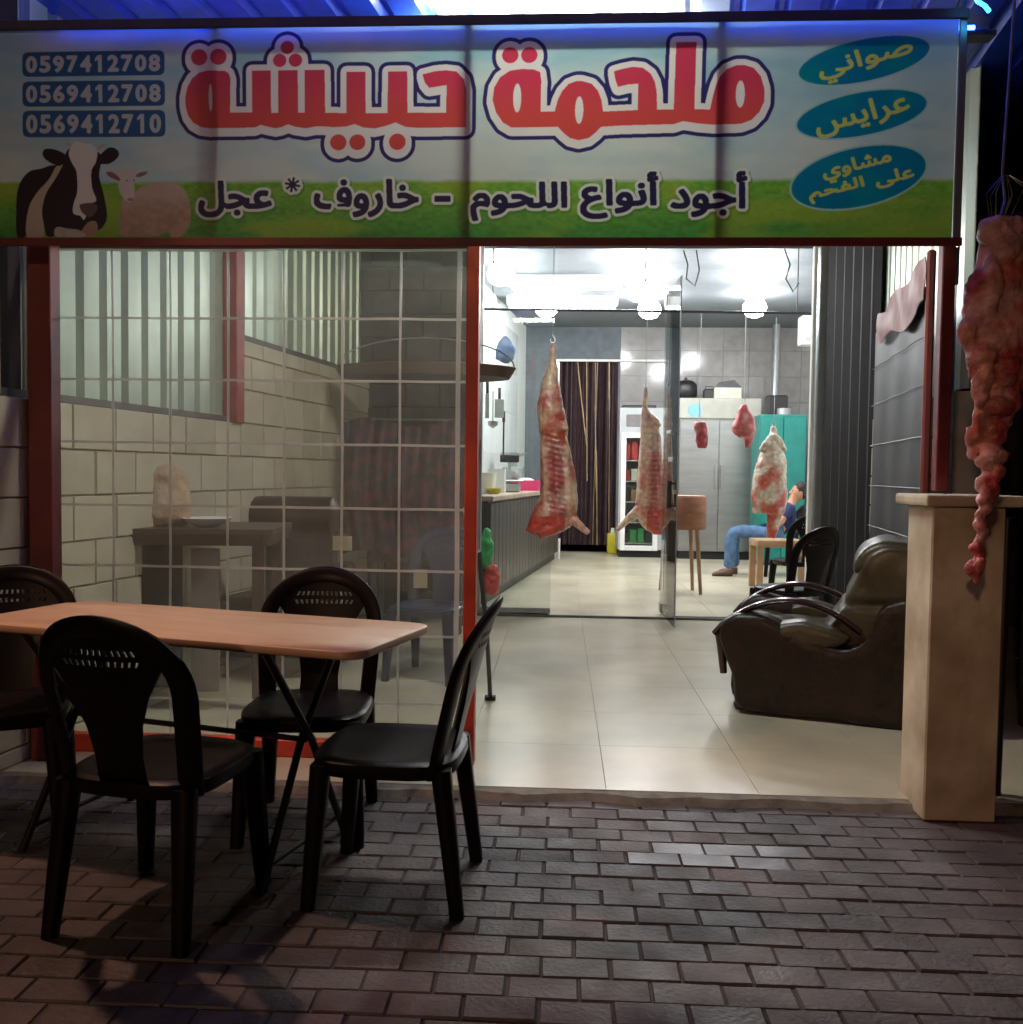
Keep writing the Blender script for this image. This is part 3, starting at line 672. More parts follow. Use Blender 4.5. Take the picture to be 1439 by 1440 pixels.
# posts
def post(px, w_, d, z0, z1, m, label, name='post', dp=.08):
    p = at(px, 660, d); t_ = tag(obj(name, MB().cbox((p.x-w_/2, p.y-dp/2, z0), (p.x+w_/2, p.y+dp/2, z1), .004), m), label, 'post'); return t_
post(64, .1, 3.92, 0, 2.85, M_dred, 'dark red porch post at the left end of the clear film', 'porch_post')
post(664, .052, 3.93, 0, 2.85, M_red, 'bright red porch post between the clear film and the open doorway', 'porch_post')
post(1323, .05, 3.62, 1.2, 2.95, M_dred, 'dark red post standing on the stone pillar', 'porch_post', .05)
pp = at(1349, 200, 3.75); tag(obj('pipe', MB().tube([(pp.x, pp.y, zb-.1), (pp.x, pp.y, 3.05)], .018, 10), M_alu, None, True), 'thin grey vertical pipe beside the right end of the signboard', 'pipe')
# ---- clear film with reinforcing grid
YT = 3.95
fx0 = aty(76, 600, YT).x; fx1 = aty(668, 600, YT).x-.02; fz0 = .07; fz1 = aty(370, 349, YT).z
ft = thing('clear_film_screen', 'clear plastic film with a white reinforcing grid closing the left half of the porch', 'screen', ((fx0+fx1)/2, YT, 0))
def fy(x, z): return YT+.012*noise.noise(Vector((x*2.2, z*1.3, 0)))+.006*noise.noise(Vector((x*7, z*5, 4)))
vs = []; nx, nz = 50, 50
for j in range(nz+1):
    for i in range(nx+1):
        x = fx0+(fx1-fx0)*i/nx; z = fz0+(fz1-fz0)*j/nz; vs.append((x, fy(x, z), z))
fs = [(j*(nx+1)+i, j*(nx+1)+i+1, (j+1)*(nx+1)+i+1, (j+1)*(nx+1)+i) for j in range(nz) for i in range(nx)]
m_ = MB().add(vs, fs); obj('film', m_, M_film, ft, True, fix=False)
def strip(pts, w_, vert):
    m = MB(); r = []
    for (x, z) in pts:
        y = fy(x, z); o1 = (w_/2, 0) if vert else (0, w_/2)
        r.append([(x-o1[0], y-.005, z-o1[1]), (x+o1[0], y-.005, z+o1[1]), (x+o1[0], y-.0025, z+o1[1]), (x-o1[0], y-.0025, z-o1[1])])
    return m.loft(r)
cells = [80, 160, 240, 321, 400, 482, 563, 645]
for px in cells:
    x = min(max(aty(px, 600, YT).x, fx0+.008), fx1-.01)
    obj('grid_cord', strip([(x+.004*noise.noise(Vector((x, z/5., 9))), fz0+.01+(fz1-fz0-.02)*z/20) for z in range(21)], .0105 if px < 640 else .02, True), M_cord, ft)
for py in (352, 448, 535, 624, 713, 799, 890, 985):
    z = aty(370, py, YT).z
    obj('grid_cord', strip([(fx0+.006+(fx1-fx0-.012)*i/20, z+.004*noise.noise(Vector((i*.4, py, 0)))) for i in range(21)], .0105, False), M_cord, ft)
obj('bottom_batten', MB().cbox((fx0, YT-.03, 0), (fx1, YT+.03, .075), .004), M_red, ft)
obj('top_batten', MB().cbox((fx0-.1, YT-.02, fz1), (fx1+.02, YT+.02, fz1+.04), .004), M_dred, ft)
for (px, py, w_, h_) in ((482, 764, .085, .062), (592, 814, .06, .08)):
    p = aty(px, py, YT+.03); tag(obj('paper_note', MB().cbox((p.x-w_/2, p.y-.002, p.z-h_/2), (p.x+w_/2, p.y, p.z+h_/2), .0005), M_paper), ('small pale paper note on the clear film, above the chair behind the table' if px < 500 else 'small pale paper note on the clear film, lower and nearer the red post'), 'note')
# ---- right side sheet: dark tarpaulin with faint lines, bunched orange tarpaulin at its top, orange edge
RT_ = thing('side_tarpaulin', 'dark translucent tarpaulin with an orange border hanging along the right side of the porch', 'tarpaulin', cw(XR(4.4)-.17, 4.4), RZR)
def sheetgrid(f, nu, nv):
    vs = [f(i/nu, j/nv) for j in range(nv+1) for i in range(nu+1)]
    fs = [(j*(nu+1)+i, j*(nu+1)+i+1, (j+1)*(nu+1)+i+1, (j+1)*(nu+1)+i) for j in range(nv) for i in range(nu)]
    k = len(vs); vs2 = [(x+.004, y, z) for x, y, z in vs]; fs2 = [tuple(a+k for a in f_[::-1]) for f_ in fs]
    return MB().add(vs, fs).add(vs2, [f_[::-1] for f_ in fs])
Ls = 1.5
obj('sheet', sheetgrid(lambda u, v: (.004*math.sin(u*19+v*2)+.006*noise.noise(Vector((u*4, v*3, 0))), u*Ls, .5+v*(1.68-.02*u)), 40, 12), M_gsheet, RT_, True, False)
for z in (.95, 1.2, 1.45, 1.7, 1.93):
    obj('grid_cord', MB().tube([(.004*math.sin(u/20*19+(z-.5)/1.95*2)-.012, u/20*Ls, z) for u in range(21)], .003, 4), M_frame, RT_, False, False)
obj('border', MB().cbox((-.03, -.035, .45), (.01, .0, 2.32), .01), M_orange, RT_, False, False)
def fold(u, v):
    top = 2.29-.08*u+.02*math.sin(u*14); bot = 2.07-.02*u+.025*math.sin(u*11+1)-.03*math.sin(u*4)
    return (-.04+.004*math.sin(u*26+v*3)+.004*math.sin(v*6+u*9), -.02+u*1.25, top*(1-v)+bot*v)
obj('gathered_flap', sheetgrid(fold, 40, 10), M_orange, RT_, True, False)
# ---- folded shutter
gt = thing('folding_shutter', 'dark folding metal shutter pushed open at the right of the shop doorway', 'shutter', cw(0, 0), 0)
a = at(1160, 600, 7.85); b = at(1236, 600, 6.7); a.z = b.z = 0
for k in range(12):
    t0, t1 = k/12, (k+1)/12; p = a.lerp(b, t0); q = a.lerp(b, t1); nrm = Vector((-(b-a).y, (b-a).x, 0)).normalized()*-.025
    if k % 2: p = p+nrm
    else: q = q+nrm
    dr = (q-p); M_ = Matrix.Translation(p) @ Matrix.Rotation(math.atan2(dr.y, dr.x), 4, 'Z')
    obj('shutter_slat', MB().cbox((0, -.006, .01), (dr.length, .006, 3.24), .003, M_), M_shut, gt)
gt.location = a; 
for ch in [o for o in bpy.data.objects if o.parent == gt]: ch.data.transform(Matrix.Translation(-a))
# ---- glass front
gl_ = thing('sliding_glass_front', 'tall glazed shop front with aluminium frame and fixed left pane', 'door', ((xo0+xo1)/2, YD+.06, 0))
obj('floor_track', MB().box((xo0, YD-.0, .001), (xo1, YD+.03, .02)).box((xo0, YD+.06, .001), (aty(772, 860, YD).x, YD+.1, .022)).box((aty(950, 860, YD).x, YD+.06, .001), (xo1, YD+.1, .022)), mat('track', (.14, .15, .14), .4, metal=.5), gl_)
xg = aty(778, 600, YD).x
obj('pane', MB().box((xo0+.03, YD+.06, .07), (xg, YD+.07, 3.2)), M_glass, gl_)
obj('pane_rail', MB().cbox((xo0+.03, YD+.05, .022), (xg, YD+.08, .07), .003), M_alu, gl_)
obj('jamb', MB().cbox((xo1-.07, YD+.02, .02), (xo1-.0, YD+.12, 3.21), .004), M_alu, gl_)
obj('jamb', MB().cbox((xo0, YD+.02, .02), (xo0+.03, YD+.12, 3.21), .004), M_alu, gl_)
xj = aty(1147, 600, YD).x
obj('pane', MB().box((xj, YD+.06, .03), (xo1-.07, YD+.07, 3.2)), M_glass, gl_)
obj('jamb', MB().cbox((xj-.03, YD+.04, .02), (xj, YD+.1, 3.21), .004), M_white, gl_)
# swung glass leaf
h0 = gz(929, 863); h1 = gz(949, 885); dr = h1-h0; L_ = dr.length
gd = thing('glass_door', 'frameless glass door leaf standing open towards the porch, with a dark handle', 'door', h0, math.atan2(dr.y, dr.x))
obj('pane', MB().cbox((0, -.006, .015), (L_, .006, 2.84), .002), M_glass, gd, False, False)
obj('hinge', MB().cbox((-.02, -.014, .02), (.09, .014, .1), .004).cbox((-.02, -.014, 2.74), (.09, .014, 2.83), .004), M_alu, gd, False, False)
obj('patch_fitting', MB().cbox((L_*.45, -.012, 1.36), (L_*.75, .012, 1.4), .003).cbox((L_*.3, -.012, 1.6), (L_*.6, .012, 1.63), .003), M_alu, gd, False, False)
obj('handle', MB().tube([(L_-.09, -.05, .98), (L_-.09, -.05, 1.2)], .02, 8).tube([(L_-.09, -.05, 1.0), (L_-.09, 0, 1.0)], .01, 6).tube([(L_-.09, -.05, 1.18), (L_-.09, 0, 1.18)], .01, 6), M_blackp, gd, True, False)
obj('edge_seal', MB().cbox((L_, -.005, .015), (L_+.006, .005, 2.84), .001), M_alu, gd, False, False)
# ---- pillar
pb = gz(1299, 1143); pw = .265; pd = .24
pl = thing('stone_pillar', 'square pale stone pillar with a flat cap at the right edge of the porch', 'pillar', (pb.x, pb.y, -.03), 0)
zc_ = 1.178
obj('shaft', MB().cbox((0, 0, 0), (pw, pd, zc_-.0), .006), M_pill, pl, False, False)
obj('cap', MB().cbox((-.04, -.045, zc_), (pw+.045, pd+.04, zc_+.042), .012, None, 2), M_pill, pl, False, False)
# neighbour's dark wall
tag(obj('neighbour_wall', MB().box((2.35, 4.6, -.1), (9, 4.8, 6)), mat('dark_render', (.02, .017, .018), .9, bump=.4)), 'dark rendered wall beyond the right side of the porch', 'wall')
pp = at(1408, 900, 3.62); tag(obj('drain_pipe', MB().tube([(pp.x, pp.y, -.06), (pp.x+.01, pp.y, 1.1)], .02, 10), M_blackp, None, True), 'dark vertical pipe against the right side of the stone pillar', 'pipe')
# ================================================================ PLASTIC CHAIRS
def make_chair(m, label, group):
    T = thing('plastic_chair', label, 'chair', (0, 0, 0), 0, group)
    def se(sx, sy, z, ox=0, oy=0, n=28, p=3.6):
        out = []
        for k in range(n):
            a = 2*math.pi*k/n; c, s_ = math.cos(a), math.sin(a)
            out.append((ox+sx*math.copysign(abs(c)**(2/p), c), oy+sy*math.copysign(abs(s_)**(2/p), s_), z))
        return out
    obj('seat', MB().loft([se(.19, .19, .41), se(.215, .215, .395), se(.222, .222, .41), se(.22, .22, .436), se(.205, .205, .446), se(.17, .17, .438), se(.1, .1, .43), se(.02, .02, .428)]), m, T, True, False)
    def leg(x, y, bx, by):
        rings = []
        for t in (0, .12, .5, 1):
            cx, cy = x+(bx-x)*t, y+(by-y)*t; z = .425*(1-t); a = .033-.012*t; b = .028-.008*t
            rings.append([(cx-a, cy-b, z), (cx+a, cy-b, z), (cx+a, cy+b, z), (cx-a, cy+b, z)])
        r = []
        for q in rings:
            c = Vector(q[0]).lerp(Vector(q[2]), .5); rr = []
            for i in range(4):
                p0 = Vector(q[i]); rr.append(p0.lerp(Vector(q[(i-1) % 4]), .22)); rr.append(p0.lerp(Vector(q[(i+1) % 4]), .22))
            r.append(rr)
        return MB().loft(r)
    for sx in (-1, 1):
        obj('leg', leg(sx*.18, .175, sx*.205, .205), m, T, True, False)
        obj('leg', leg(sx*.178, -.18, sx*.2, -.235), m, T, True, False)
    def back(x, z):  # y of the back shell
        t = (z-.42)/.45; return -.195-.10*t-.02*t*t+.9*x*x
    path = []
    for i in range(6): path.append((.185+.02*i/5, .40+.28*i/5))
    for i in range(1, 24):
        a = math.pi*i/24; path.append((.205*math.cos(a), .68+.195*math.sin(a)**.85))
    for i in range(6): path.append((-.205+.02*i/5, .68-.28*i/5))
    rings = []
    for i, (x, z) in enumerate(path):
        a = path[max(0, i-1)]; b = path[min(len(path)-1, i+1)]; tx, tz = b[0]-a[0], b[1]-a[1]; l = math.hypot(tx, tz); nx_, nz_ = -tz/l, tx/l
        hw = .029; r = []
        for (u, v_) in ((-1, -.5), (-.7, -1), (.7, -1), (1, -.5), (1, .5), (.7, 1), (-.7, 1), (-1, .5)):
            X, Zz = x+nx_*hw*u, z+nz_*hw*u; r.append((X, back(X, Zz)+v_*.011, Zz))
        rings.append(r)
    obj('back_frame', MB().loft(rings), m, T, True, False)
    # middle panel with a band of small slots
    m_ = MB(); nu, nv = 36, 30; vs = []
    def hw(z):
        pts = ((.40, .075), (.5, .07), (.6, .085), (.68, .115), (.74, .15), (.78, .178), (.82, .15), (.86, .085))
        for (a, wa), (b, wb) in zip(pts, pts[1:]):
            if z <= b: return wa+(wb-wa)*(z-a)/(b-a)
        return .05
    for off in (-.004, .004):
        for j in range(nv+1):
            z = .40+.455*j/nv
            for i in range(nu+1):
                x = hw(z)*(2*i/nu-1); vs.append((x, back(x, z)+off, z))
    K_ = (nu+1)*(nv+1); fs = []; keep = set()
    for j in range(nv):
        for i in range(nu):
            if j in (24, 26) and 5 <= i <= nu-7 and i % 2 == 0: continue
            keep.add((i, j))
    for (i, j) in keep:
        a = j*(nu+1)+i; q = (a, a+1, a+nu+2, a+nu+1)
        fs.append(q[::-1]); fs.append(tuple(k+K_ for k in q))
        for (di, dj, e0, e1) in ((0, -1, 0, 1), (1, 0, 1, 2), (0, 1, 2, 3), (-1, 0, 3, 0)):
            if (i+di, j+dj) not in keep: fs.append((q[e0], q[e1], q[e1]+K_, q[e0]+K_))
    m_.add(vs, fs); obj('back_panel', m_, m, T, True, False)
    return T
def face(vx, vd):  # rotation so that local +Y looks along camera-frame (vx, vd)
    v = RT*vx+FW*vd; return math.atan2(-v.x, v.y)
G1 = 'dark plastic chairs around the table'
c0 = make_chair(M_chair, 'dark plastic chair in front of the table, its back turned to us', G1)
c0.location = cw(-1.0, 2.66, -.031); c0.rotation_euler.z = face(.22, .97)
def chair(label, X, d, z, fx, fd, g=G1, m=None):
    c = copy_tree(c0); c['label'] = label; c.location = cw(X, d, z); c.rotation_euler = (0, 0, face(fx, fd))
    if g: c['group'] = g
    elif 'group' in c: del c['group']
    if m:
        for ch in [x for x in bpy.data.objects if x.parent == c]:
            ch.data = ch.data.copy(); ch.data.materials[0] = m
    return c
chair('dark plastic chair at the right end of the table, seen from the side, facing left', -.355, 2.83, -.031, -.99, .1)
chair('dark plastic chair behind the table, facing us in front of the clear film', -.72, 3.3, -.031, .03, -1)
chair('dark plastic chair cut off by the left edge of the photo, behind the table', -1.80, 3.25, -.031, .35, -.93)
p = gz(1118, 880); 
chair('black plastic chair standing behind the leather armchair, in front of the shop doorway', 2.05, 6.75, 0, -.5, .86, 'black chairs by the shop doorway')
chair('black plastic chair close behind the seated man, nearer than his own chair', 2.8, 8.95, 0, -.15, 1, 'black chairs by the shop doorway')
chair('navy blue plastic chair behind the clear film, below the pale paper note', at(606, 900, 5.6).dot(RT), 5.6, 0, -.3, -.95, None, M_bchair)
# ================================================================ TABLE
tc_ = cw(-1.06, 3.12, 0); tr_ = YAW-math.radians(18)
tb_ = thing('outdoor_table', 'rectangular wood-coloured table with rounded corners and dark crossed legs', 'table', (tc_.x, tc_.y, -.031), tr_)
def rrect(hx, hy, r, z, n=6):
    out = []
    for (sx, sy, a0) in ((1, 1, 0), (-1, 1, 90), (-1, -1, 180), (1, -1, 270)):
        for k in range(n+1):
            a = math.radians(a0+90*k/n); out.append((sx*(hx-r)+r*math.cos(a), sy*(hy-r)+r*math.sin(a), z))
    return out
HZ = .76
obj('tabletop', MB().loft([rrect(.745, .275, .07, HZ-.026), rrect(.75, .28, .075, HZ-.022), rrect(.75, .28, .075, HZ-.003), rrect(.747, .277, .072, HZ)]), M_table, tb_, True, False)
for ex in (-.5, .42):
    for sg_ in (-1, 1):
        obj('leg', MB().tube([(ex, sg_*.24, HZ-.03), (ex-.02*sg_, 0, .4), (ex, -sg_*.26, 0)], .013, 8), M_blackp, tb_, True, False)
    obj('stretcher', MB().tube([(ex, -.22, .07), (ex, .22, .07)], .009, 6), M_blackp, tb_, True, False); obj('stretcher', MB().tube([(ex, -.22, HZ-.035), (ex, .22, HZ-.035)], .011, 6), M_blackp, tb_, True, False)
obj('leg_brace', MB().tube([(-.5, 0, .4), (.42, 0, .4)], .01, 6), M_blackp, tb_, True, False)
# ================================================================ ORGANIC SHAPES
def organic(name, parts, voxel, colfn, parent=None, mat_=None, dis=None, smooth_it=4):
    """parts: list of MB closed lofts in world space, fused by a voxel remesh, then displaced and painted"""
    mb = MB()
    for p_ in parts: mb.add(p_.v, p_.f)
    me = bpy.data.meshes.new(name); me.from_pydata(mb.v, [], mb.f); fixn(me)
    o = bpy.data.objects.new(name, me); COL.objects.link(o)
    md = o.modifiers.new('r', 'REMESH'); md.mode = 'VOXEL'; md.voxel_size = voxel
    if smooth_it: s_ = o.modifiers.new('s', 'SMOOTH'); s_.iterations = smooth_it; s_.factor = .5
    m2 = bpy.data.meshes.new_from_object(o.evaluated_get(bpy.context.evaluated_depsgraph_get()))
    bpy.data.objects.remove(o); m2.name = name
    m2.calc_loop_triangles()
    if dis:
        nr = [Vector(n_.vector) for n_ in m2.vertex_normals]
        for v_, n_ in zip(m2.vertices, nr): v_.co += n_*dis(v_.co, n_)
    if colfn:
        ca = m2.color_attributes.new('paint', 'FLOAT_COLOR', 'POINT')
        nr = [Vector(n_.vector) for n_ in m2.vertex_normals]
        for i, v_ in enumerate(m2.vertices): ca.data[i].color = (*colfn(v_.co, nr[i]), 1)
    m2.materials.clear(); m2.materials.append(mat_ or M_meat)
    if parent is not None: m2.transform(wm(parent).inverted())
    for p_ in m2.polygons: p_.use_smooth = True
    o = bpy.data.objects.new(name, m2); COL.objects.link(o)
    if parent is not None: o.parent = parent
    return o
def mixc(a, b, t): t = max(0, min(1, t)); return tuple(x*(1-t)+y*t for x, y in zip(a, b))
# ================================================================ ARMCHAIRS
def arc(pts, n=6):
    """smooth a polyline (Catmull-Rom, closed)"""
    out = []; N_ = len(pts)
    for i in range(N_):
        p0, p1, p2, p3 = [Vector(pts[(i+k-1) % N_]) for k in range(4)]
        for k in range(n):
            t = k/n; out.append(tuple(.5*((2*p1)+(p2-p0)*t+(2*p0-5*p1+4*p2-p3)*t*t+(3*p1-p0-3*p2+p3)*t**3)))
    return out
def make_armchair(label):
    # local +X = front of the chair, -X = back; width along Y
    T = thing('leather_armchair', label, 'armchair', (0, 0, 0))
    side = arc([(.42, .02), (.47, .2), (.545, .38), (.54, .48), (.46, .55), (.3, .545), (.1, .455), (-.1, .4), (-.22, .43), (-.28, .58), (-.37, .67), (-.5, .66), (-.52, .4), (-.5, .02), (0, .01)], 5)
    for s_ in (-1, 1):
        organic('side_panel', [MB().prism(side, s_*.43-.1, s_*.43+.1, .03)], .018, None, T, M_leather, lambda co, n_: .004*noise.noise(co*9), 14)
        # wooden arm: bowed rail with scroll at the front
        top = []; n = 18
        for k in range(n+1):
            t = k/n; x = .585-.78*t; z = .42+.2*math.sin(math.pi*min(1, t*1.02))**.75-.03*t+(.09*t*t); top.append((x, z))
        r = []
        for i, (x, z) in enumerate(top):
            hw = .04+.02*math.sin(math.pi*i/n); th = .018
            a = top[max(0, i-1)]; b = top[min(n, i+1)]; l = math.hypot(b[0]-a[0], b[1]-a[1]); nx_, nz_ = (b[1]-a[1])/l, -(b[0]-a[0])/l
            rr = []
            for k in range(12):
                q = 2*math.pi*k/12; u = hw*math.cos(q); v_ = th*math.sin(q); rr.append((x+nx_*v_, s_*.43+u, z+nz_*v_))
            r.append(rr)
        obj('wooden_arm', MB().loft(r), M_gwood, T, True, False)
        obj('arm_support', MB().tube([(.56, s_*.43, .45), (.545, s_*.43, .36), (.53, s_*.43, .2)], [.03, .028, .02], 10), M_gwood, T, True, False)
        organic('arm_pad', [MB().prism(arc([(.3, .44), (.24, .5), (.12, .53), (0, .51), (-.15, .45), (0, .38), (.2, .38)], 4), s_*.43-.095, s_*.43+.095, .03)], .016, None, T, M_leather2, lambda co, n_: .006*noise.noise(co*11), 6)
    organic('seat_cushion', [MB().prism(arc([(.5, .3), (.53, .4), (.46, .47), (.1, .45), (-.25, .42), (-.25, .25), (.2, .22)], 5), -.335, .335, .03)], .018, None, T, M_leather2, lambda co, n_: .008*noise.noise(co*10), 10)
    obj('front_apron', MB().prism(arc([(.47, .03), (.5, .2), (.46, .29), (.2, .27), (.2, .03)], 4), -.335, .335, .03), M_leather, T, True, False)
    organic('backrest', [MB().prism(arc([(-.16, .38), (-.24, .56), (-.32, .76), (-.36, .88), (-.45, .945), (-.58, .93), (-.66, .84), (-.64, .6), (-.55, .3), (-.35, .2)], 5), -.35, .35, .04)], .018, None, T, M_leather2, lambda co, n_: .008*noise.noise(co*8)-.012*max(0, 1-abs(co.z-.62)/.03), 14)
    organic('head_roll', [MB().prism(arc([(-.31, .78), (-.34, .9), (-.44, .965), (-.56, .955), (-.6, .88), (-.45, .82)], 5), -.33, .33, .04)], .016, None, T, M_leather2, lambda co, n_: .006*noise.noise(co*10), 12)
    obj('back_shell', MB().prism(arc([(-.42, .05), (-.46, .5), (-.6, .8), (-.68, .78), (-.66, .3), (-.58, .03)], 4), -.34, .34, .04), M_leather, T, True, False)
    for ch in [o_ for o_ in bpy.data.objects if o_.parent == T and o_.name.split('.')[0] in ('backrest', 'head_roll')]: ch.data.transform(Matrix.Translation((.2, 0, 0)) @ Matrix.Diagonal((1.12, 1.1, 1, 1)))
    for sx in (.44, -.52):
        for sy in (-.4, .4): obj('foot', MB().lathe([(.025, 0), (.035, .03), (.03, .05)], 10, (sx, sy, -.005)), M_blackp, T, True, False)
    return T
ac = make_armchair('bulky dark brown leather armchair with glossy wooden arms beside the stone pillar')
ac.scale = (.94, .94, .96); ac.location = cw(1.76, 5.12); ac.rotation_euler.z = YAW+math.atan2(.36, -.93)
FAT = (.7, .5, .34); MUS = (.42, .07, .045); DEEP = (.22, .02, .018); PALE = (.72, .66, .55); PINK = (.6, .24, .18)
def outline_loft(rows, d, depth, n=20, flat=1.0):
    """rows of (y_px, x_left, x_right) turned into elliptic rings at depth d"""
    rings = []
    for (y, a, b) in rows:
        p = at((a+b)/2, y, d); hw = (b-a)/2*d/F; hd = depth*hw if depth*hw < .13 else .13
        rings.append([p+RT*(hw*math.cos(2*math.pi*k/n))+FW*(hd*math.sin(2*math.pi*k/n)) for k in range(n)])
    return MB().loft(rings)
def limb(pts, d, rs):
    return MB().tube([at(x, y, d+dd) for (x, y, dd) in pts], [r*d/F for r in rs], 12)
def hook_and_wire(T, px, py, d, ztop, r=.004):
    p = at(px, py, d)
    obj('wire', MB().tube([(p.x, p.y, p.z+.05), (p.x, p.y, ztop)], .003, 5), M_alu, T, True)
    pts = [(p.x+.018*math.sin(a), p.y, p.z+.02-.018*math.cos(a)) for a in [i*.5-2.2 for i in range(9)]]+[(p.x, p.y, p.z+.06)]
    obj('hook', MB().tube(pts, r, 6), M_steel, T, True)
# carcass 1
d1 = 7.2
T = thing('lamb_carcass', 'large red lamb carcass hanging nearest, in front of the brown curtain', 'carcass', at(778, 480, d1), 0, 'lamb carcasses hanging in the shop')
rows = [(482,775,783),(492,773,783.5),(505,774,783),(520,770,786),(533,763,786),(549,760,789),(571,755,793),(598,758,799),(615,761,799),(638,760,804),(671,760,811),(704,759,814),(722,758,812),(736,762,806)]
body = outline_loft(rows, d1, .75)
neck = limb([(772,715,0),(757,735,-.02),(748,750,-.03)], d1, [19, 13, 9])
neck2 = limb([(795,728,0),(775,742,-.02),(757,750,-.03)], d1, [16, 12, 9])
fore = limb([(800,722,0),(811,735,-.05),(829,750,-.06)], d1, [9, 6.5, 3.6])
kid = limb([(793,592,-.055),(795,606,-.06)], d1, [5, 5.5])
ax0 = at(778, 660, d1)
def dis1(co, n_):
    loc = co-ax0; x = loc.dot(RT); z = co.z; fr = -n_.dot(FW); h = .006*noise.noise(co*22)
    if -.33 < loc.z < .28 and fr > .2:
        cx_ = .02+(-loc.z)*.06; wv = math.exp(-((x-cx_)/.06)**2)
        h -= .045*wv*fr*min(1, (.28-loc.z)*5)*min(1, (loc.z+.33)*8); h += .006*math.sin(loc.z*150+x*30)*wv
    return h
def col1(co, n_):
    loc = co-ax0; x = loc.dot(RT); fr = -n_.dot(FW); nz_ = noise.noise(co*8); n2_ = noise.noise(co*Vector((30, 30, 12)).x*1.0)
    c = mixc(MUS, FAT, .36+1.5*nz_+.25*n2_)
    if loc.z > .30: c = mixc(PINK, FAT, .6+1.4*nz_)
    if .18 < loc.z < .55 and abs(x) < .09: c = mixc(c, MUS, .5+1.5*noise.noise(co*9+Vector((5, 0, 0))))
    if -.36 < loc.z < .2:
        cx_ = .02+(-loc.z)*.06; wv = math.exp(-((x-cx_)/.075)**2)*max(0, min(1, fr*2))
        ribs = .5+.5*math.sin(loc.z*150+x*30); c = mixc(c, mixc((.36, .07, .06), (.44, .26, .22), ribs*.4*(1 if x > cx_-.02 else .2)+.25*(1 if x > cx_ else 0)+nz_), wv); c = mixc(c, (.66, .46, .32), .8*math.exp(-((abs(x-cx_)-.085)/.02)**2)*max(0, fr))
    if loc.z < -.36: c = mixc(MUS, (.5, .05, .03), .5+nz_) if x < .1 else mixc(PINK, FAT, .5+nz_)
    if co.z > at(778, 500, d1).z: c = mixc(PINK, PALE, .6)
    return c
organic('body', [body, neck, neck2, fore, kid], .0085, col1, T, None, dis1, 2); hook_and_wire(T, 778, 482, d1, 3.27)
# carcass 2
d2 = 8.75
T = thing('lamb_carcass', 'pink lamb carcass with one foreleg splayed left, hanging before the white-framed refrigerator', 'carcass', at(910, 543, d2), 0, 'lamb carcasses hanging in the shop')
rows = [(544,907,911),(552,905.5,912),(560,904,911),(572,903.5,911.5),(583,902,918),(597,901,927),(619,901,931),(641,899,932),(674,897,937),(708,894,937),(725,895,934),(741,904,931),(752,920,931)]
body = outline_loft(rows, d2, .75)
leg2 = limb([(917,584,0),(924,592,-.03),(928,600,-.02)], d2, [3.5, 3.5, 4])
fore = limb([(903,716,0),(884,730,-.03),(868,746,-.05)], d2, [10, 5.5, 3])
ax2 = at(916, 680, d2)
def dis2(co, n_):
    loc = co-ax2; x = loc.dot(RT); fr = -n_.dot(FW); h = .005*noise.noise(co*24)
    if -.36 < loc.z < .25 and fr > .2:
        wv = math.exp(-((x-.01)/.05)**2); h -= .04*wv*fr*min(1, (.25-loc.z)*5)*min(1, (loc.z+.36)*8); h += .006*math.sin(loc.z*140)*wv
    return h
def col2_(co, n_):
    loc = co-ax2; x = loc.dot(RT); fr = -n_.dot(FW); nz_ = noise.noise(co*8); c = mixc(PINK, FAT, .55+1.5*nz_)
    if loc.z > .3: c = mixc((.5, .3, .26), FAT, .5+nz_*1.4)
    wv = math.exp(-((x-.02)/.06)**2)*max(0, min(1, fr*2.5))
    if -.5 < loc.z < .3: c = mixc(c, mixc((.4, .06, .05), (.5, .2, .16), .4+.4*math.sin(loc.z*140)), wv)
    if loc.z < -.24 and x > -.04: c = mixc(MUS, (.5, .06, .04), .5+nz_)
    return c
organic('body', [body, leg2, fore], .0095, col2_, T, None, dis2, 2); hook_and_wire(T, 909, 545, d2, 2.9)
# carcass 3, pale and fat
d3 = 9.7
T = thing('lamb_carcass', 'pale fat-covered carcass hanging before the teal cabinet, above the seated man', 'carcass', at(1088, 598, d3), 0, 'lamb carcasses hanging in the shop')
rows = [(598,1085,1092),(606,1083,1093),(613,1082,1094),(620,1079,1097),(640,1069,1105),(655,1063,1107),(672,1060,1107),(697,1057,1108),(710,1061,1106),(722,1068,1103)]
body = outline_loft(rows, d3, .8)
l1 = limb([(1092,712,0),(1088,735,0),(1085,756,0)], d3, [13, 9, 6]); l3 = limb([(1087,612,-.02),(1077,624,-.05),(1071,634,-.04)], d3, [4, 5, 4]); l4 = limb([(1088,612,-.02),(1098,622,-.05),(1104,634,-.04)], d3, [4, 5, 4]); l2 = limb([(1068,708,0),(1062,722,0)], d3, [8, 4])
def col3(co, n_):
    nz_ = noise.noise(co*9); n2_ = noise.noise(co*25); t_ = (at(1088, 650, d3).z-co.z)
    c = mixc((.56, .5, .4), (.36, .25, .17), .35+1.5*nz_+.3*n2_)
    if t_ > 0: c = mixc(c, MUS, t_*1.8+nz_*1.6-.1)
    return c
organic('body', [body, l1, l2, l3, l4], .011, col3, T, None, lambda co, n_: .012*noise.noise(co*12)+.005*noise.noise(co*35), 2); hook_and_wire(T, 1089, 600, d3, 2.9)
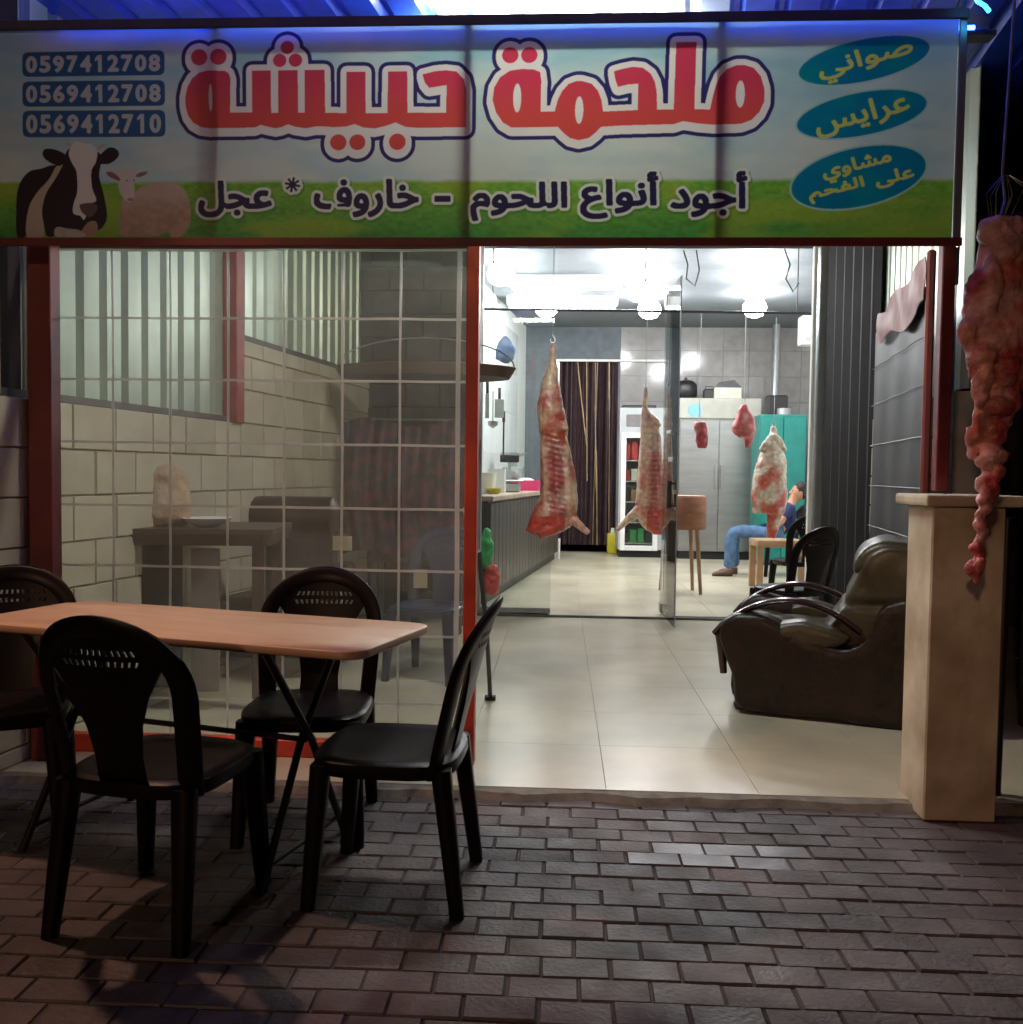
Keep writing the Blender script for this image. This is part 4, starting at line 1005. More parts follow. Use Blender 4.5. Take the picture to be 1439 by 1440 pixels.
# meat cuts
def red_meat(co, n_): nz_ = noise.noise(co*16); return mixc((.42, .05, .055), (.62, .28, .24), .25+1.1*nz_)
d4 = 9.4
T = thing('meat_cut', 'small dark red meat cut hanging left of the larger one before the steel doors', 'meat', at(985, 592, d4))
organic('meat', [outline_loft([(593,977,994),(600,976,995),(610,979,996),(620,978,997),(630,982,994)], d4, .6), ], .01, red_meat, T, None, lambda co, n_: .01*noise.noise(co*18), 1); hook_and_wire(T, 984, 592, d4, 2.9)
T = thing('meat_cut', 'larger bright red three-lobed meat cut hanging beside the teal cabinet', 'meat', at(1047, 568, d4))
organic('meat', [outline_loft([(569,1044,1051),(576,1039,1055),(588,1034,1061),(602,1030,1064),(611,1034,1062),(616,1040,1060)], d4, .7), limb([(1052,606,0),(1053,620,0),(1052,630,0)], d4, [9, 6, 3])], .01, red_meat, T, None, lambda co, n_: .012*noise.noise(co*14), 1); hook_and_wire(T, 1047, 568, d4, 2.9)
# rail
a = at(640, 447, 9.3); b = at(1175, 452, 9.3); a.z = b.z = 2.88
tg = thing('meat_rail', 'long thin steel rail under the shop ceiling from which meat hangs', 'rail', a.lerp(b, .5))
obj('rail', MB().tube([a, b], .014, 8), M_frame, tg, True)
for t_ in (.1, .5, .9): p = a.lerp(b, t_); obj('hanger', MB().tube([(p.x, p.y, 2.88), (p.x, p.y, 3.56)], .006, 6), M_frame, tg, True)
# hanging offal on the right
d5 = 2.95
T = thing('hanging_offal', 'long strip of red and pink offal hanging at the far right before the stone pillar', 'meat', at(1404, 305, d5))
pp_ = [outline_loft([(306,1378,1434),(318,1376,1438),(345,1380,1442),(380,1372,1448),(420,1362,1452),(450,1356,1455),(480,1352,1456),(500,1360,1450),(525,1366,1446),(550,1372,1440),(580,1374,1428),(600,1378,1424)], d5, .55)]
rs_ = random.Random(5)
def blob(x, y, rx, ry, dd):
    c = at(x, y, d5+dd); k = d5/F; rings = []
    for i in range(7):
        a = math.pi*(i+.5)/7; rings.append([c+RT*(rx*k*math.sin(a)*math.cos(q*math.pi/6))+FW*(rx*.8*k*math.sin(a)*math.sin(q*math.pi/6))+Vector((0, 0, ry*k*math.cos(a))) for q in range(12)])
    return MB().loft(rings)
for (x, y, rx, ry, dd) in ((1398,325,22,20,-.03),(1412,350,20,30,-.03),(1376,420,20,46,-.03),(1392,405,16,50,-.05),(1432,440,18,60,-.02),(1362,468,14,26,-.04),(1382,500,22,16,-.05),(1412,520,26,28,-.02),(1380,548,14,27,-.06),(1388,528,12,22,-.065),(1436,500,14,40,0),(1400,572,26,18,-.03),(1376,590,9,30,-.02),(1420,560,18,20,-.02)): pp_.append(blob(x, y, rx, ry, dd))
y = 600
while y < 700: pp_.append(blob(1394+7*math.sin(y*.21)+rs_.uniform(-3, 3), y, 21-(y-600)*.1+rs_.uniform(-3, 3), 13, -.02+rs_.uniform(-.02, .02))); y += 13
pp_.append(limb([(1368,600,0),(1366,620,0),(1368,645,0)], d5, [7, 7, 3]))
while y < 815: pp_.append(blob(1385-(y-700)*.11+4*math.sin(y*.17), y, 11-(y-700)*.035+rs_.uniform(-1.5, 1.5), 9.5, -.02)); y += 11
pp_.append(blob(1372, 800, 13, 15, -.02)); pp_.append(blob(1379, 795, 8, 12, -.05)); pp_.append(limb([(1372,806,0),(1371,822,0)], d5, [4, 1.5]))
def offal(co, n_):
    nz_ = noise.noise(co*11+Vector((2, 7, 1))); n2_ = noise.noise(co*30); zc = co.z
    c = mixc((.46, .07, .08), (.8, .44, .46), .5+1.6*nz_+.4*n2_)
    if zc > at(1400, 370, d5).z: c = mixc((.62, .36, .36), c, .35+nz_)
    if noise.noise(co*5+Vector((9, 1, 4))) > .18: c = mixc(c, (.6, .2, .12), .5)
    return c
organic('offal', pp_, .0065, offal, T, M_offal, lambda co, n_: .011*noise.noise(co*20)+.005*noise.noise(co*50), 1)
p = at(1404, 305, d5)
obj('hook', MB().tube([(p.x, p.y, p.z-.03), (p.x+.02, p.y, p.z+.05), (p.x+.01, p.y, p.z+.14), (p.x+.04, p.y, 3.1)], .005, 6), M_steel, T, True)
bg_ = MB()
for k in range(9):
    a = rs_.uniform(-.03, .03); bg_.tube([(p.x+a, p.y-.01, p.z-.02), (p.x+a*2.2+.01, p.y-.02, p.z+.05+rs_.random()*.05), (p.x+.02+a*.4, p.y, p.z+.13)], .001, 4)
obj('string', bg_, M_alu, T)
# ================================================================ COUNTER AND GOODS
def xk(d): return -.12+.186*(d-9.1)
a = cw(xk(8.7), 8.7); b = cw(xk(13.5), 13.5); Lc = (b-a).length; rc = math.atan2(-(b-a).x, (b-a).y)
ct = thing('butcher_counter', 'long butcher counter with grey-brown panelled front and pale wooden top', 'counter', a, rc)
obj('carcass_box', MB().box((-.6, 0, .1), (-.03, Lc, .98)), M_wood, ct, False, False)
obj('plinth', MB().box((-.56, .02, 0), (-.06, Lc-.02, .1)), M_blackp, ct, False, False)
obj('worktop', MB().cbox((-.66, -.04, .98), (.03, Lc+.03, 1.03), .008), mat('pale_wood', (.45, .33, .24), .45, scale=4, stretch=(3, 1, 1)), ct, False, False)
pw_ = .2; k = 0
M_panel = mat('counter_panel', (.065, .045, .04), .35, scale=3, var=.2, stretch=(1, 1, 5), obj_rand=.2)
pnl = MB().cbox((-.03, .006, .12), (0, pw_-.006, .96), .006); pme_ = bpy.data.meshes.new('front_panel'); pme_.from_pydata(pnl.v, [], pnl.f); pme_.materials.append(M_panel); fixn(pme_)
while (k+1)*pw_ < Lc: share('front_panel', pme_, ct, (0, k*pw_, 0)); k += 1
obj('leg', MB().tube([(.0, Lc+.01, 0), (.0, Lc+.01, .3)], .02, 8), M_white, ct, False, False)
def on_counter(px, d): p = at(px, 697, d); p.z = 1.03; return p
def tub(label, px, d, r0, r1, h, m, name='tub', cat='tub', sq=False):
    p = on_counter(px, d); T = thing(name, label, cat, p)
    if sq: obj('body', MB().loft([rrect(r0, r0*.7, .02, 0, 4), rrect(r1, r1*.7, .02, h, 4), rrect(r1-.01, (r1-.01)*.7, .02, h, 4), rrect(r0-.012, (r0-.012)*.7, .02, .01, 4)]), m, T, True, False)
    else: obj('body', MB().lathe([(r0, 0), (r1, h), (r1+.008, h), (r1+.008, h-.012), (r1-.008, h-.01), (r0-.01, .012)], 20), m, T, True, False)
    return T
t_ = tub('bright pink plastic tub with pale contents on the counter beside the carcass', 740, 11.6, .16, .2, .13, M_pink, sq=True)
obj('contents', MB().lathe([(.11, .1), (.1, .14), (.04, .16)], 14), M_white, t_, True, False)
tub('white bucket on the near end of the counter', 684, 9.6, .09, .11, .22, M_white, 'bucket', 'bucket')
tub('white box beside the bucket on the counter', 699, 10.3, .1, .1, .26, M_wtile, 'box', 'box', True)
tub('small yellow bowl on the counter in front of the white box', 696, 9.5, .05, .075, .06, M_yellow, 'bowl', 'bowl')
p = on_counter(716, 10.6); T = thing('weighing_scale', 'grey weighing scale with a steel tray on the butcher counter', 'scale', p)
obj('housing', MB().cbox((-.13, -.14, 0), (.13, .14, .11), .015), M_alu, T, False, False); obj('tray', MB().cbox((-.17, -.17, .125), (.17, .17, .14), .006), M_steel, T, False, False); obj('column', MB().cbox((-.02, .1, .1), (.02, .13, .36), .004), M_alu, T, False, False); obj('display', MB().cbox((-.11, .09, .34), (.11, .13, .43), .008), M_blackp, T, False, False)
p = on_counter(722, 11.9); T = thing('mincing_machine', 'pale grey mincing machine with a round hopper at the far end of the counter', 'machine', p)
obj('body', MB().cbox((-.14, -.2, 0), (.14, .2, .3), .04, None, 2), M_alu, T, True, False); obj('hopper', MB().lathe([(.05, .3), (.05, .42), (.17, .46), (.17, .48), (.04, .44)], 20), M_steel, T, True, False); obj('spout', MB().tube([(0, -.2, .2), (0, -.32, .2)], .05, 12), M_steel, T, True, False)
# utensils on the white wall
for i, (px, py, dd, kind) in enumerate(((686, 560, 9.3, 'knife'), (694, 572, 9.6, 'ladle'), (703, 565, 9.9, 'cleaver'), (709, 600, 10.2, 'steel'))):
    p = at(px, py, dd); lb = {'knife': 'long steel knife hanging nearest on the white wall', 'ladle': 'steel ladle hanging on the white wall between knife and cleaver', 'cleaver': 'broad steel cleaver hanging on the white wall', 'steel': 'dark sharpening rod hanging farthest on the white wall'}[kind]
    # move against the wall plane
    T = thing({'knife': 'knife', 'ladle': 'ladle', 'cleaver': 'cleaver', 'steel': 'sharpening_rod'}[kind], lb, 'kitchen tool', p)
    if kind == 'knife': obj('blade', MB().cbox((-.02, -.003, -.2), (.02, .003, .05), .002), M_steel, T, False, False); obj('handle', MB().cbox((-.015, -.01, .05), (.015, .01, .17), .004), M_blackp, T, False, False)
    if kind == 'ladle': obj('rod', MB().tube([(0, 0, .16), (0, 0, -.15)], .007, 6), M_steel, T, True, False); obj('bowl', MB().lathe([(.01, -.22), (.05, -.19), (.055, -.15)], 14), M_steel, T, True, False)
    if kind == 'cleaver': obj('blade', MB().cbox((-.05, -.003, -.17), (.05, .003, .03), .002), M_steel, T, False, False); obj('handle', MB().cbox((-.015, -.01, .03), (.015, .01, .15), .004), M_wood, T, False, False)
    if kind == 'steel': obj('rod', MB().tube([(0, 0, .05), (0, 0, -.35)], .01, 6), M_blackp, T, True, False); obj('handle', MB().tube([(0, 0, .05), (0, 0, .17)], .017, 8), M_blackp, T, True, False)
p = at(711, 492, 10.5); T = thing('wall_bag', 'dark blue bag hanging high on the white wall above the counter', 'bag', p)
organic('bag', [MB().loft([[(p.x+r*math.cos(q*math.pi/6)*1.1, p.y+r*.5*math.sin(q*math.pi/6), p.z+z) for q in range(12)] for r, z in ((.02, .16), (.07, .1), (.11, 0), (.1, -.1), (.04, -.15))])], .015, None, T, mat('blue_cloth', (.04, .07, .13), .6, bump=.4), lambda co, n_: .015*noise.noise(co*12))
# ---- curtain in the doorway
cu = thing('doorway_curtain', 'dark brown curtain with thin gold stripes in the back doorway', 'curtain', ((xc0+xc1)/2, YB+.1, 0))
N_ = 150; rows_ = []; ztop = zc-.01; zbot = .12
def cyf(u): return YB+.05+.035*math.sin(u*55+3*math.sin(u*9))+.015*math.sin(u*130)
vs = []
for j in range(5):
    for i in range(N_+1):
        u = i/N_; vs.append((xc0+(xc1-xc0)*u, cyf(u), zbot+(ztop-zbot)*j/4))
fs = [(j*(N_+1)+i, j*(N_+1)+i+1, (j+1)*(N_+1)+i+1, (j+1)*(N_+1)+i) for j in range(4) for i in range(N_)]
obj('cloth', MB().add(vs, fs), M_curt, cu, True, fix=False)
for (u0, u1, zz0, wd) in ((.33, .5, .55, .02), (.62, .7, 0, .028), (.66, .63, 0, .014), (.85, .9, 0, .02), (.48, .52, .35, .016)):
    m = MB(); r = []
    for k in range(13):
        t_ = k/12; u = u0+(u1-u0)*(1-t_)if 0 else u0+(u1-u0)*(1-t_); z = ztop-(ztop-zbot)*(1-zz0)*(1-t_) if zz0 else zbot+(ztop-zbot)*t_
        x = xc0+(xc1-xc0)*(u1+(u0-u1)*t_); y = cyf((x-xc0)/(xc1-xc0))-.012; r.append([(x-wd/2, y, z), (x+wd/2, y, z), (x+wd/2, y+.004, z), (x-wd/2, y+.004, z)])
    obj('gold_stripe', m.loft(r), M_gold, cu)
obj('curtain_rod', MB().tube([(xc0-.1, YB-.03, zc), (xc1+.9, YB-.03, zc)], .022, 8), M_white, cu, True)
obj('door_trim', MB().cbox((xc0-.02, YB-.02, 0), (xc0+.04, YB+.008, zc), .004), M_alu, cu)
p = gz(862, 778); T = thing('yellow_jerrycan', 'tall yellow plastic bottle standing beside the white-framed refrigerator', 'bottle', (p.x, p.y, 0))
obj('body', MB().cbox((-.09, -.07, 0), (.09, .07, .32), .03, None, 2), M_yellow, T, True, False); obj('neck', MB().lathe([(.04, .32), (.03, .38), (.03, .4)], 12), M_white, T, True, False)
# ---- refrigerator with white framed glass door
dF = 14.0
def bxp(x0, x1, y0, y1, d, dep):  # front rectangle by pixels at depth d
    a = at(x0, y1, d); b = at(x1, y0, d); return a.x, b.x, a.y, a.z, b.z
x0, x1, yf, z0, z1 = bxp(869, 938, 574, 780, 13.9, .6); z0 = 0
fr_ = thing('display_refrigerator', 'grey upright display refrigerator with a white-framed glass door full of red packs', 'refrigerator', ((x0+x1)/2, yf, 0))
gx0, gx1 = at(873, 700, 13.9).x, at(926, 700, 13.9).x; gz0, gz1 = at(900, 774, 13.9).z, at(900, 609, 13.9).z
obj('cabinet', MB().box((x0, yf+.0, .12), (gx0+.01, yf+.6, z1)).box((gx1-.01, yf, .12), (x1, yf+.6, z1)).box((gx0+.01, yf, gz1-.01), (gx1-.01, yf+.6, z1-.001)).box((gx0+.01, yf, .121), (gx1-.01, yf+.6, gz0+.01)).box((gx0+.01, yf+.55, gz0+.01), (gx1-.01, yf+.6, gz1-.01)), mat('grey_cabinet', (.4, .42, .43), .4, var=.05), fr_)
obj('plinth', MB().box((x0+.02, yf+.04, 0), (x1-.02, yf+.55, .118)), M_black, fr_)
fw_ = .075
dm = MB()
dm.cbox((gx0, yf-.04, gz0), (gx0+fw_, yf-.002, gz1), .006).cbox((gx1-fw_, yf-.04, gz0), (gx1, yf-.002, gz1), .006).cbox((gx0+fw_, yf-.04, gz1-fw_), (gx1-fw_, yf-.002, gz1), .006).cbox((gx0+fw_, yf-.04, gz0), (gx1-fw_, yf-.002, gz0+fw_), .006)
dr_ = obj('door_frame', dm, M_white, fr_)
obj('vent_grille', MB().cbox((x0+.1, yf-.012, z1-.28), (x0+.36, yf-.002, z1-.1), .004), mat('grille', (.16, .15, .15), .5), fr_)
obj('door_pane', MB().box((gx0+fw_, yf-.02, gz0+fw_), (gx1-fw_, yf-.014, gz1-fw_)), M_glass, fr_)
for k in range(5):
    z = gz0+fw_+.02+k*(gz1-gz0-.2)/5; sh_ = obj('shelf', MB().box((gx0+.02, yf+.05, z), (gx1-.02, yf+.5, z+.012)), M_white, fr_)
for k, (cols, hh) in enumerate(((M_green, .22), (M_alu, .12), (M_tan, .22), (M_paper, .2), (M_redp, .28))):
    z = gz0+fw_+.034+k*(gz1-gz0-.2)/5
    for q in range(4): 
        T = obj('pack', MB().cbox((gx0+.05+q*.115, yf+.1, z), (gx0+.145+q*.115, yf+.3, z+hh*(.8+.2*((q*7+k) % 3)/2)), .01), cols if q % 3 else (M_redp if k > 2 else M_blackp))
        tag(T, ['green', 'silver', 'tan', 'cream', 'red'][k]+' and mixed packs standing on one shelf inside the display refrigerator', 'pack', 'packs in the display refrigerator shelf %s' % 'from the bottom to the top'.split()[min(k, 5)])
        T['label'] = '%s pack on the %s shelf inside the display refrigerator' % (['leftmost', 'second', 'third', 'rightmost'][q], ['bottom', 'second lowest', 'middle', 'second highest', 'top'][k]); T['group'] = 'packs on the %s refrigerator shelf' % ['bottom', 'second lowest', 'middle', 'second highest', 'top'][k]
tagp = at(886, 567, 13.9)
tag(obj('flat_tray', MB().cbox((x0+.05, yf+.1, z1), (x0+.55, yf+.5, z1+.05), .006), M_blackp), 'flat dark tray lying on top of the display refrigerator', 'tray')
# steel cold room
x0, x1, yf, z0, z1 = bxp(953, 1068, 590, 785, 13.75, .8)
st_ = thing('steel_cold_cabinet', 'wide stainless steel cold cabinet with two doors and a pale top', 'cabinet', ((x0+x1)/2, yf, 0))
obj('body', MB().box((x0, yf+.02, .12), (x1, yf+.8, z1)), M_steel, st_); obj('plinth', MB().box((x0+.02, yf+.05, 0), (x1-.02, yf+.7, .118)), M_black, st_)
xm = (x0+x1)/2
for (a, b) in ((x0+.01, xm-.005), (xm+.005, x1-.01)):
    dd_ = obj('door', MB().cbox((a, yf, .14), (b, yf+.018, z1-.02), .005), M_steel, st_)
obj('door_handle', MB().cbox((xm-.06, yf-.05, 1.05), (xm-.03, yf-.0, 1.4), .006), M_alu, st_); obj('door_handle', MB().cbox((xm+.03, yf-.05, 1.05), (xm+.06, yf-.0, 1.4), .006), M_alu, st_)
zt2 = at(1000, 560, 13.75).z
obj('top_panel', MB().cbox((x0-.02, yf-.02, z1+.002), (x1+.02, yf+.8, zt2), .01), mat('pale_panel', (.42, .42, .36), .5, var=.05), st_)
tag(obj('round_sticker', MB().tube([(at(978, 577, 13.7).x, yf-.026, at(978, 577, 13.7).z), (at(978, 577, 13.7).x, yf-.021, at(978, 577, 13.7).z)], .1, 24), M_blue), 'pale blue round sticker on the top panel of the steel cold cabinet', 'sticker')
def onp(px): p = at(px, 560, 13.95); p.z = zt2; return p
p = onp(965); T = thing('cooking_pot', 'black rounded pot with a lid on top of the steel cold cabinet', 'pot', p)
obj('body', MB().lathe([(.13, 0), (.17, .04), (.17, .2), (.15, .23)], 20), M_blackp, T, True, False); obj('lid', MB().lathe([(.155, .232), (.1, .27), (.02, .285), (.02, .31), (.012, .32)], 20), M_blackp, T, True, False)
p = onp(998); tag(obj('small_radio', MB().cbox((p.x-.09, p.y-.06, p.z), (p.x+.09, p.y+.06, p.z+.15), .015).tube([(p.x-.06, p.y, p.z+.15), (p.x-.06, p.y, p.z+.19), (p.x+.06, p.y, p.z+.19), (p.x+.06, p.y, p.z+.15)], .008, 6), M_blackp), 'small black box with a handle beside the pot on the cold cabinet', 'box')
p = onp(1022); T = thing('open_carton', 'open pale carton with a raised flap on the cold cabinet', 'box', p)
obj('walls', MB().cbox((-.2, -.15, 0), (.2, .15, .16), .006), M_paper, T, False, False); obj('flap', MB().add([(-.2, -.15, .162), (.2, -.15, .162), (.14, .1, .3), (-.1, .1, .26), (-.2, -.15, .168), (.2, -.15, .168), (.14, .1, .306), (-.1, .1, .266)], [(0,1,2,3), (7,6,5,4), (0,4,5,1), (1,5,6,2), (2,6,7,3), (3,7,4,0)]), M_alu, T, False, False)
# teal cabinet
x0, x1, yf, z0, z1 = bxp(1066, 1136, 583, 775, 12.9, .6)
te = thing('teal_cabinet', 'tall teal metal cabinet beside the right jamb of the shop doorway', 'cabinet', ((x0+x1)/2, yf, 0))
obj('body', MB().cbox((x0, yf+.022, .05), (x1, yf+.6, z1), .02, None, 2), M_teal, te, False); xm = (x0+x1)/2
obj('door', MB().cbox((x0+.015, yf, .09), (xm-.004, yf+.02, z1-.04), .008), M_teal, te); obj('door', MB().cbox((xm+.004, yf, .09), (x1-.015, yf+.02, z1-.04), .008), M_teal, te)
obj('plinth', MB().box((x0+.02, yf+.05, 0), (x1-.02, yf+.55, .05)), M_black, te)
p = at(1103, 583, 13.2); p.z = z1
T = thing('wall_clock', 'small round pale tin lying on the teal cabinet', 'tin', p); T.name = 'round_tin'
obj('tin', MB().lathe([(.1, 0), (.1, .1), (.02, .11)], 18), M_alu, T, True, False)
tag(obj('black_case', MB().cbox((p.x-.2, p.y+.1, z1), (p.x+.08, p.y+.35, z1+.3), .02), M_blackp), 'black case standing on the teal cabinet', 'case')
# stove pipe and wall heater
a = at(1088, 640, 14.2); m = MB().tube([(a.x, a.y, .0), (a.x, a.y, at(1088, 425, 14.2).z), (a.x+.1, a.y, at(1088, 418, 14.2).z), (at(1150, 418, 14.2).x, a.y, at(1088, 418, 14.2).z)], .06, 10)
T = thing('stove_pipe', 'grey angled pipe rising above the teal cabinet and turning right', 'pipe', (a.x, a.y, 0)); obj('pipe', m, M_alu, T, True)
x0, x1, yf, z0, z1 = bxp(1128, 1152, 443, 484, 12.5, .3)
T = thing('air_conditioner', 'white wall box high on the right side of the shop', 'air conditioner', ((x0+x1)/2, yf, z0)); obj('housing', MB().cbox((x0, yf, z0), (x1+.2, yf+.25, z1), .03, None, 2), M_white, T); obj('louvre', MB().cbox((x0+.03, yf-.012, z0+.04), (x1+.17, yf-.002, z0+.1), .004), M_alu, T)
# loose cables near the doorway's top
for (pts, lb) in (([(962,352),(968,372),(966,392),(978,402),(984,380),(980,352)], 'dark cable loop hanging from the shop ceiling, left of the right lamp row'), ([(1104,350),(1112,372),(1106,392),(1116,410),(1124,398)], 'dark cable hanging from the shop ceiling beside the right doorway jamb')):
    tag(obj('cable', MB().tube([at(x, y, 8.4) for x, y in [q_[:2] for q_ in pts]], .007, 6), M_frame, None, True), lb, 'cable')
# ---- chopping block
p = gz(957, 833); T = thing('chopping_block', 'round wooden chopping block with a raw pink top on tall legs', 'chopping block', (p.x, p.y, 0))
obj('block', MB().lathe([(.25, .68), (.26, .7), (.26, 1.0), (.25, 1.02)], 28), mat('block_wood', (.3, .13, .07), .55, scale=6, stretch=(1, 1, 4)), T, True, False)
obj('top_surface', MB().lathe([(.24, 1.021), (.24, 1.035), (.02, 1.036)], 28), mat('raw_top', (.65, .36, .3), .5, scale=12), T, True, False)
for k in range(4):
    a = math.pi/4+.1+k*math.pi/2; obj('leg', MB().tube([(.19*math.cos(a), .19*math.sin(a), .7), (.25*math.cos(a), .25*math.sin(a), 0)], [.025, .018], 8), M_tan, T, True, False)
obj('back_post', MB().cbox((-.2, .2, .6), (-.16, .24, 1.42), .005), M_tan, T, False, False)
# ---- tan stool
p = cw((1095-720)/F*10.3, 10.3); T = thing('wooden_stool', 'low tan wooden stool between the black chairs and the seated man', 'stool', p, YAW)
obj('seat', MB().cbox((-.27, -.2, .47), (.27, .2, .55), .02, None, 2), M_tan, T, True, False)
for sx in (-1, 1):
    for sy in (-1, 1): obj('leg', MB().cbox((sx*.23-.035, sy*.16-.02, 0), (sx*.23+.035, sy*.16+.02, .47), .006), M_tan, T, False, False)
# ================================================================ SEATED MAN
dm_ = 11.6
def skin(name, pts, edges, radii, m, parent, root=0, lv=2):
    me = bpy.data.meshes.new(name); me.from_pydata([tuple(p) for p in pts], edges, []); o = bpy.data.objects.new(name, me); COL.objects.link(o)
    o.modifiers.new('k', 'SKIN')
    if not me.skin_vertices: raise RuntimeError('skin')
    for i, r in enumerate(radii): me.skin_vertices[0].data[i].radius = (r, r) if not isinstance(r, tuple) else r; me.skin_vertices[0].data[i].use_root = (i == root)
    s_ = o.modifiers.new('s', 'SUBSURF'); s_.levels = s_.render_levels = lv
    m2 = bpy.data.meshes.new_from_object(o.evaluated_get(bpy.context.evaluated_depsgraph_get())); bpy.data.objects.remove(o)
    if m in (M_shirt, M_jean):
        for v_ in m2.vertices: v_.co += Vector((noise.noise(v_.co*16), noise.noise(v_.co*16+Vector((5, 0, 0))), noise.noise(v_.co*Vector((9, 9, 22)).z+Vector((0, 7, 0)))))*.014
    m2.materials.clear(); m2.materials.append(m); m2.name = name
    return link_mesh(name, m2, parent, True)
T = thing('person', 'man in a navy shirt and blue jeans sitting slouched and facing left in the shop', 'person', cw((1085-720)/F*dm_, dm_))
def M3(px, py, dd=0): return at(px, py, dm_+dd)
hipc = M3(1090, 752); 
P_ = [M3(1090,750), M3(1098,735), M3(1108,718), M3(1113,709), M3(1118,700), M3(1119.5,693),   # pelvis..head
      M3(1109,716,-.17), M3(1098,736,-.21), M3(1082,745,-.12), M3(1074,746,-.08),               # near arm
      M3(1109,716,.17), M3(1098,736,.2), M3(1082,744,.1), M3(1074,745,.06),
      M3(1087,752,-.1), M3(1030,747,-.13), M3(1027,778,-.13), M3(1026,801,-.13), M3(1017,806,-.14),
      M3(1087,752,.1), M3(1034,745,.12), M3(1033,776,.12), M3(1034,798,.12), M3(1024,804,.12)]
E_ = [(0,1),(1,2),(2,3),(3,4),(4,5),(2,6),(6,7),(7,8),(8,9),(2,10),(10,11),(11,12),(12,13),(0,14),(14,15),(15,16),(16,17),(17,18),(0,19),(19,20),(20,21),(21,22),(22,23)]
R_ = [.13,.12,.125,.06,.06,.07, .055,.042,.03,.035, .055,.042,.03,.035, .085,.062,.05,.035,.035, .085,.062,.05,.035,.035]
skin('body', P_, E_, R_, M_skin, T)
hc = M3(1123.5, 692)
def ell(c, rx, ry, rz, tilt=0, n=16, m_=10):
    rings = []
    for i in range(m_):
        a = math.pi*(i+.5)/m_; rings.append([c+RT*(rx*math.sin(a)*math.cos(2*math.pi*k/n)+tilt*rz*math.cos(a))+FW*(ry*math.sin(a)*math.sin(2*math.pi*k/n))+Vector((0, 0, rz*math.cos(a))) for k in range(n)])
    return MB().loft(rings)
face_ = organic('head', [ell(hc, .092, .078, .118, .15), ell(hc+RT*-.035+Vector((0, 0, -.055)), .055, .05, .055), MB().tube([hc+RT*-.07+Vector((0,0,.03)), hc+RT*-.112+Vector((0,0,-.015)), hc+RT*-.08+Vector((0,0,-.03))], [.012, .016, .012], 8), ell(hc+RT*.015-FW*.072, .02, .012, .03), ell(hc+RT*.015+FW*.072, .02, .012, .03), ell(hc+RT*-.085+Vector((0,0,-.058)), .015, .025, .012)], .008, None, T, M_skin, None, 2)
for s_ in (-1, 1): obj('eye', ell(hc+RT*-.078+FW*(s_*.03)+Vector((0, 0, .022)), .009, .013, .008, 0, 8, 6), M_blackp, T, True)
organic('hair', [ell(hc+RT*.024+Vector((0, 0, .034)), .09, .086, .104, .1), ell(hc+RT*.055+Vector((0, 0, -.02)), .05, .07, .07)], .009, None, T, M_hair, lambda co, n_: .005*noise.noise(co*40), 1)
skin('shirt', [P_[0], P_[1], P_[2], M3(1112,711), P_[6], M3(1101,730,-.2), P_[10], M3(1101,730,.2)], [(0,1),(1,2),(2,3),(2,4),(4,5),(2,6),(6,7)], [.145,.145,.15,.085,.085,.068,.085,.068], M_shirt, T)
skin('jeans', [P_[0], P_[14], P_[15], P_[16], P_[17], P_[19], P_[20], P_[21], P_[22]], [(0,1),(1,2),(2,3),(3,4),(0,5),(5,6),(6,7),(7,8)], [.145,.105,.086,.072,.066,.105,.086,.072,.066], M_jean, T)
for (q, dd) in ((18, -.14), (23, .12)):
    c = P_[q]; obj('shoe', MB().loft([[Vector((c.x, c.y, 0))+RT*(u*1.0)+FW*(w_*math.cos(k*math.pi/5))+Vector((0, 0, max(.0, h_+h_*math.sin(k*math.pi/5)))) for k in range(10)] for (u, w_, h_) in ((-.13, .02, .015), (-.1, .042, .028), (0, .05, .04), (.08, .042, .05), (.12, .03, .045))]), M_shoe, T, True)
# five fingers on each hand
for q, s_ in ((9, -1), (13, 1)):
    hb = P_[q]
    for k in range(5):
        o_ = (k-2)*.017; ln = (.045, .06, .065, .06, .045)[k] if k else .04
        obj('finger', MB().tube([hb+FW*o_+RT*-.02, hb+FW*(o_*1.15)+RT*(-.02-ln*.6)+Vector((0, 0, .004)), hb+FW*(o_*1.15)+RT*(-.02-ln)+Vector((0, 0, -.018))], [.009, .0085, .006], 6), M_skin, T, True)
chair('black plastic chair on which the man in the navy shirt sits', (1096-720)/F*11.7, 11.65, 0, -1, .05, 'black chairs by the shop doorway')
# ================================================================ THINGS BEHIND THE FILM
p = cw(-2.1, 4.9)
T = thing('work_table', 'dark wooden work table with a pale panel behind the clear film', 'table', at(262, 800, 5.0), YAW+.08); T.location.z = 0
obj('tabletop', MB().loft([rrect(.5, .33, .03, .86, 3), rrect(.52, .35, .04, .92, 3), rrect(.52, .35, .04, .945, 3)]), M_tan if 0 else M_wood, T, False, False)
for sx in (-1, 1):
    for sy in (-1, 1): obj('leg', MB().cbox((sx*.44-.03, sy*.27-.03, 0), (sx*.44+.03, sy*.27+.03, .86), .004), M_wood, T, False, False)
obj('side_board', MB().box((-.41, -.27, .12), (.05, -.25, .855)), M_blackp, T, False, False)
obj('pale_panel', MB().box((.1, -.28, .1), (.24, -.25, .84)), mat('grey_panel', (.2, .17, .16), .6), T, False, False)
p = at(224, 775, 4.95)
T = thing('cloth_sack', 'full tan cloth sack with a crumpled open top on the dark work table', 'sack', (p.x, p.y, .946))
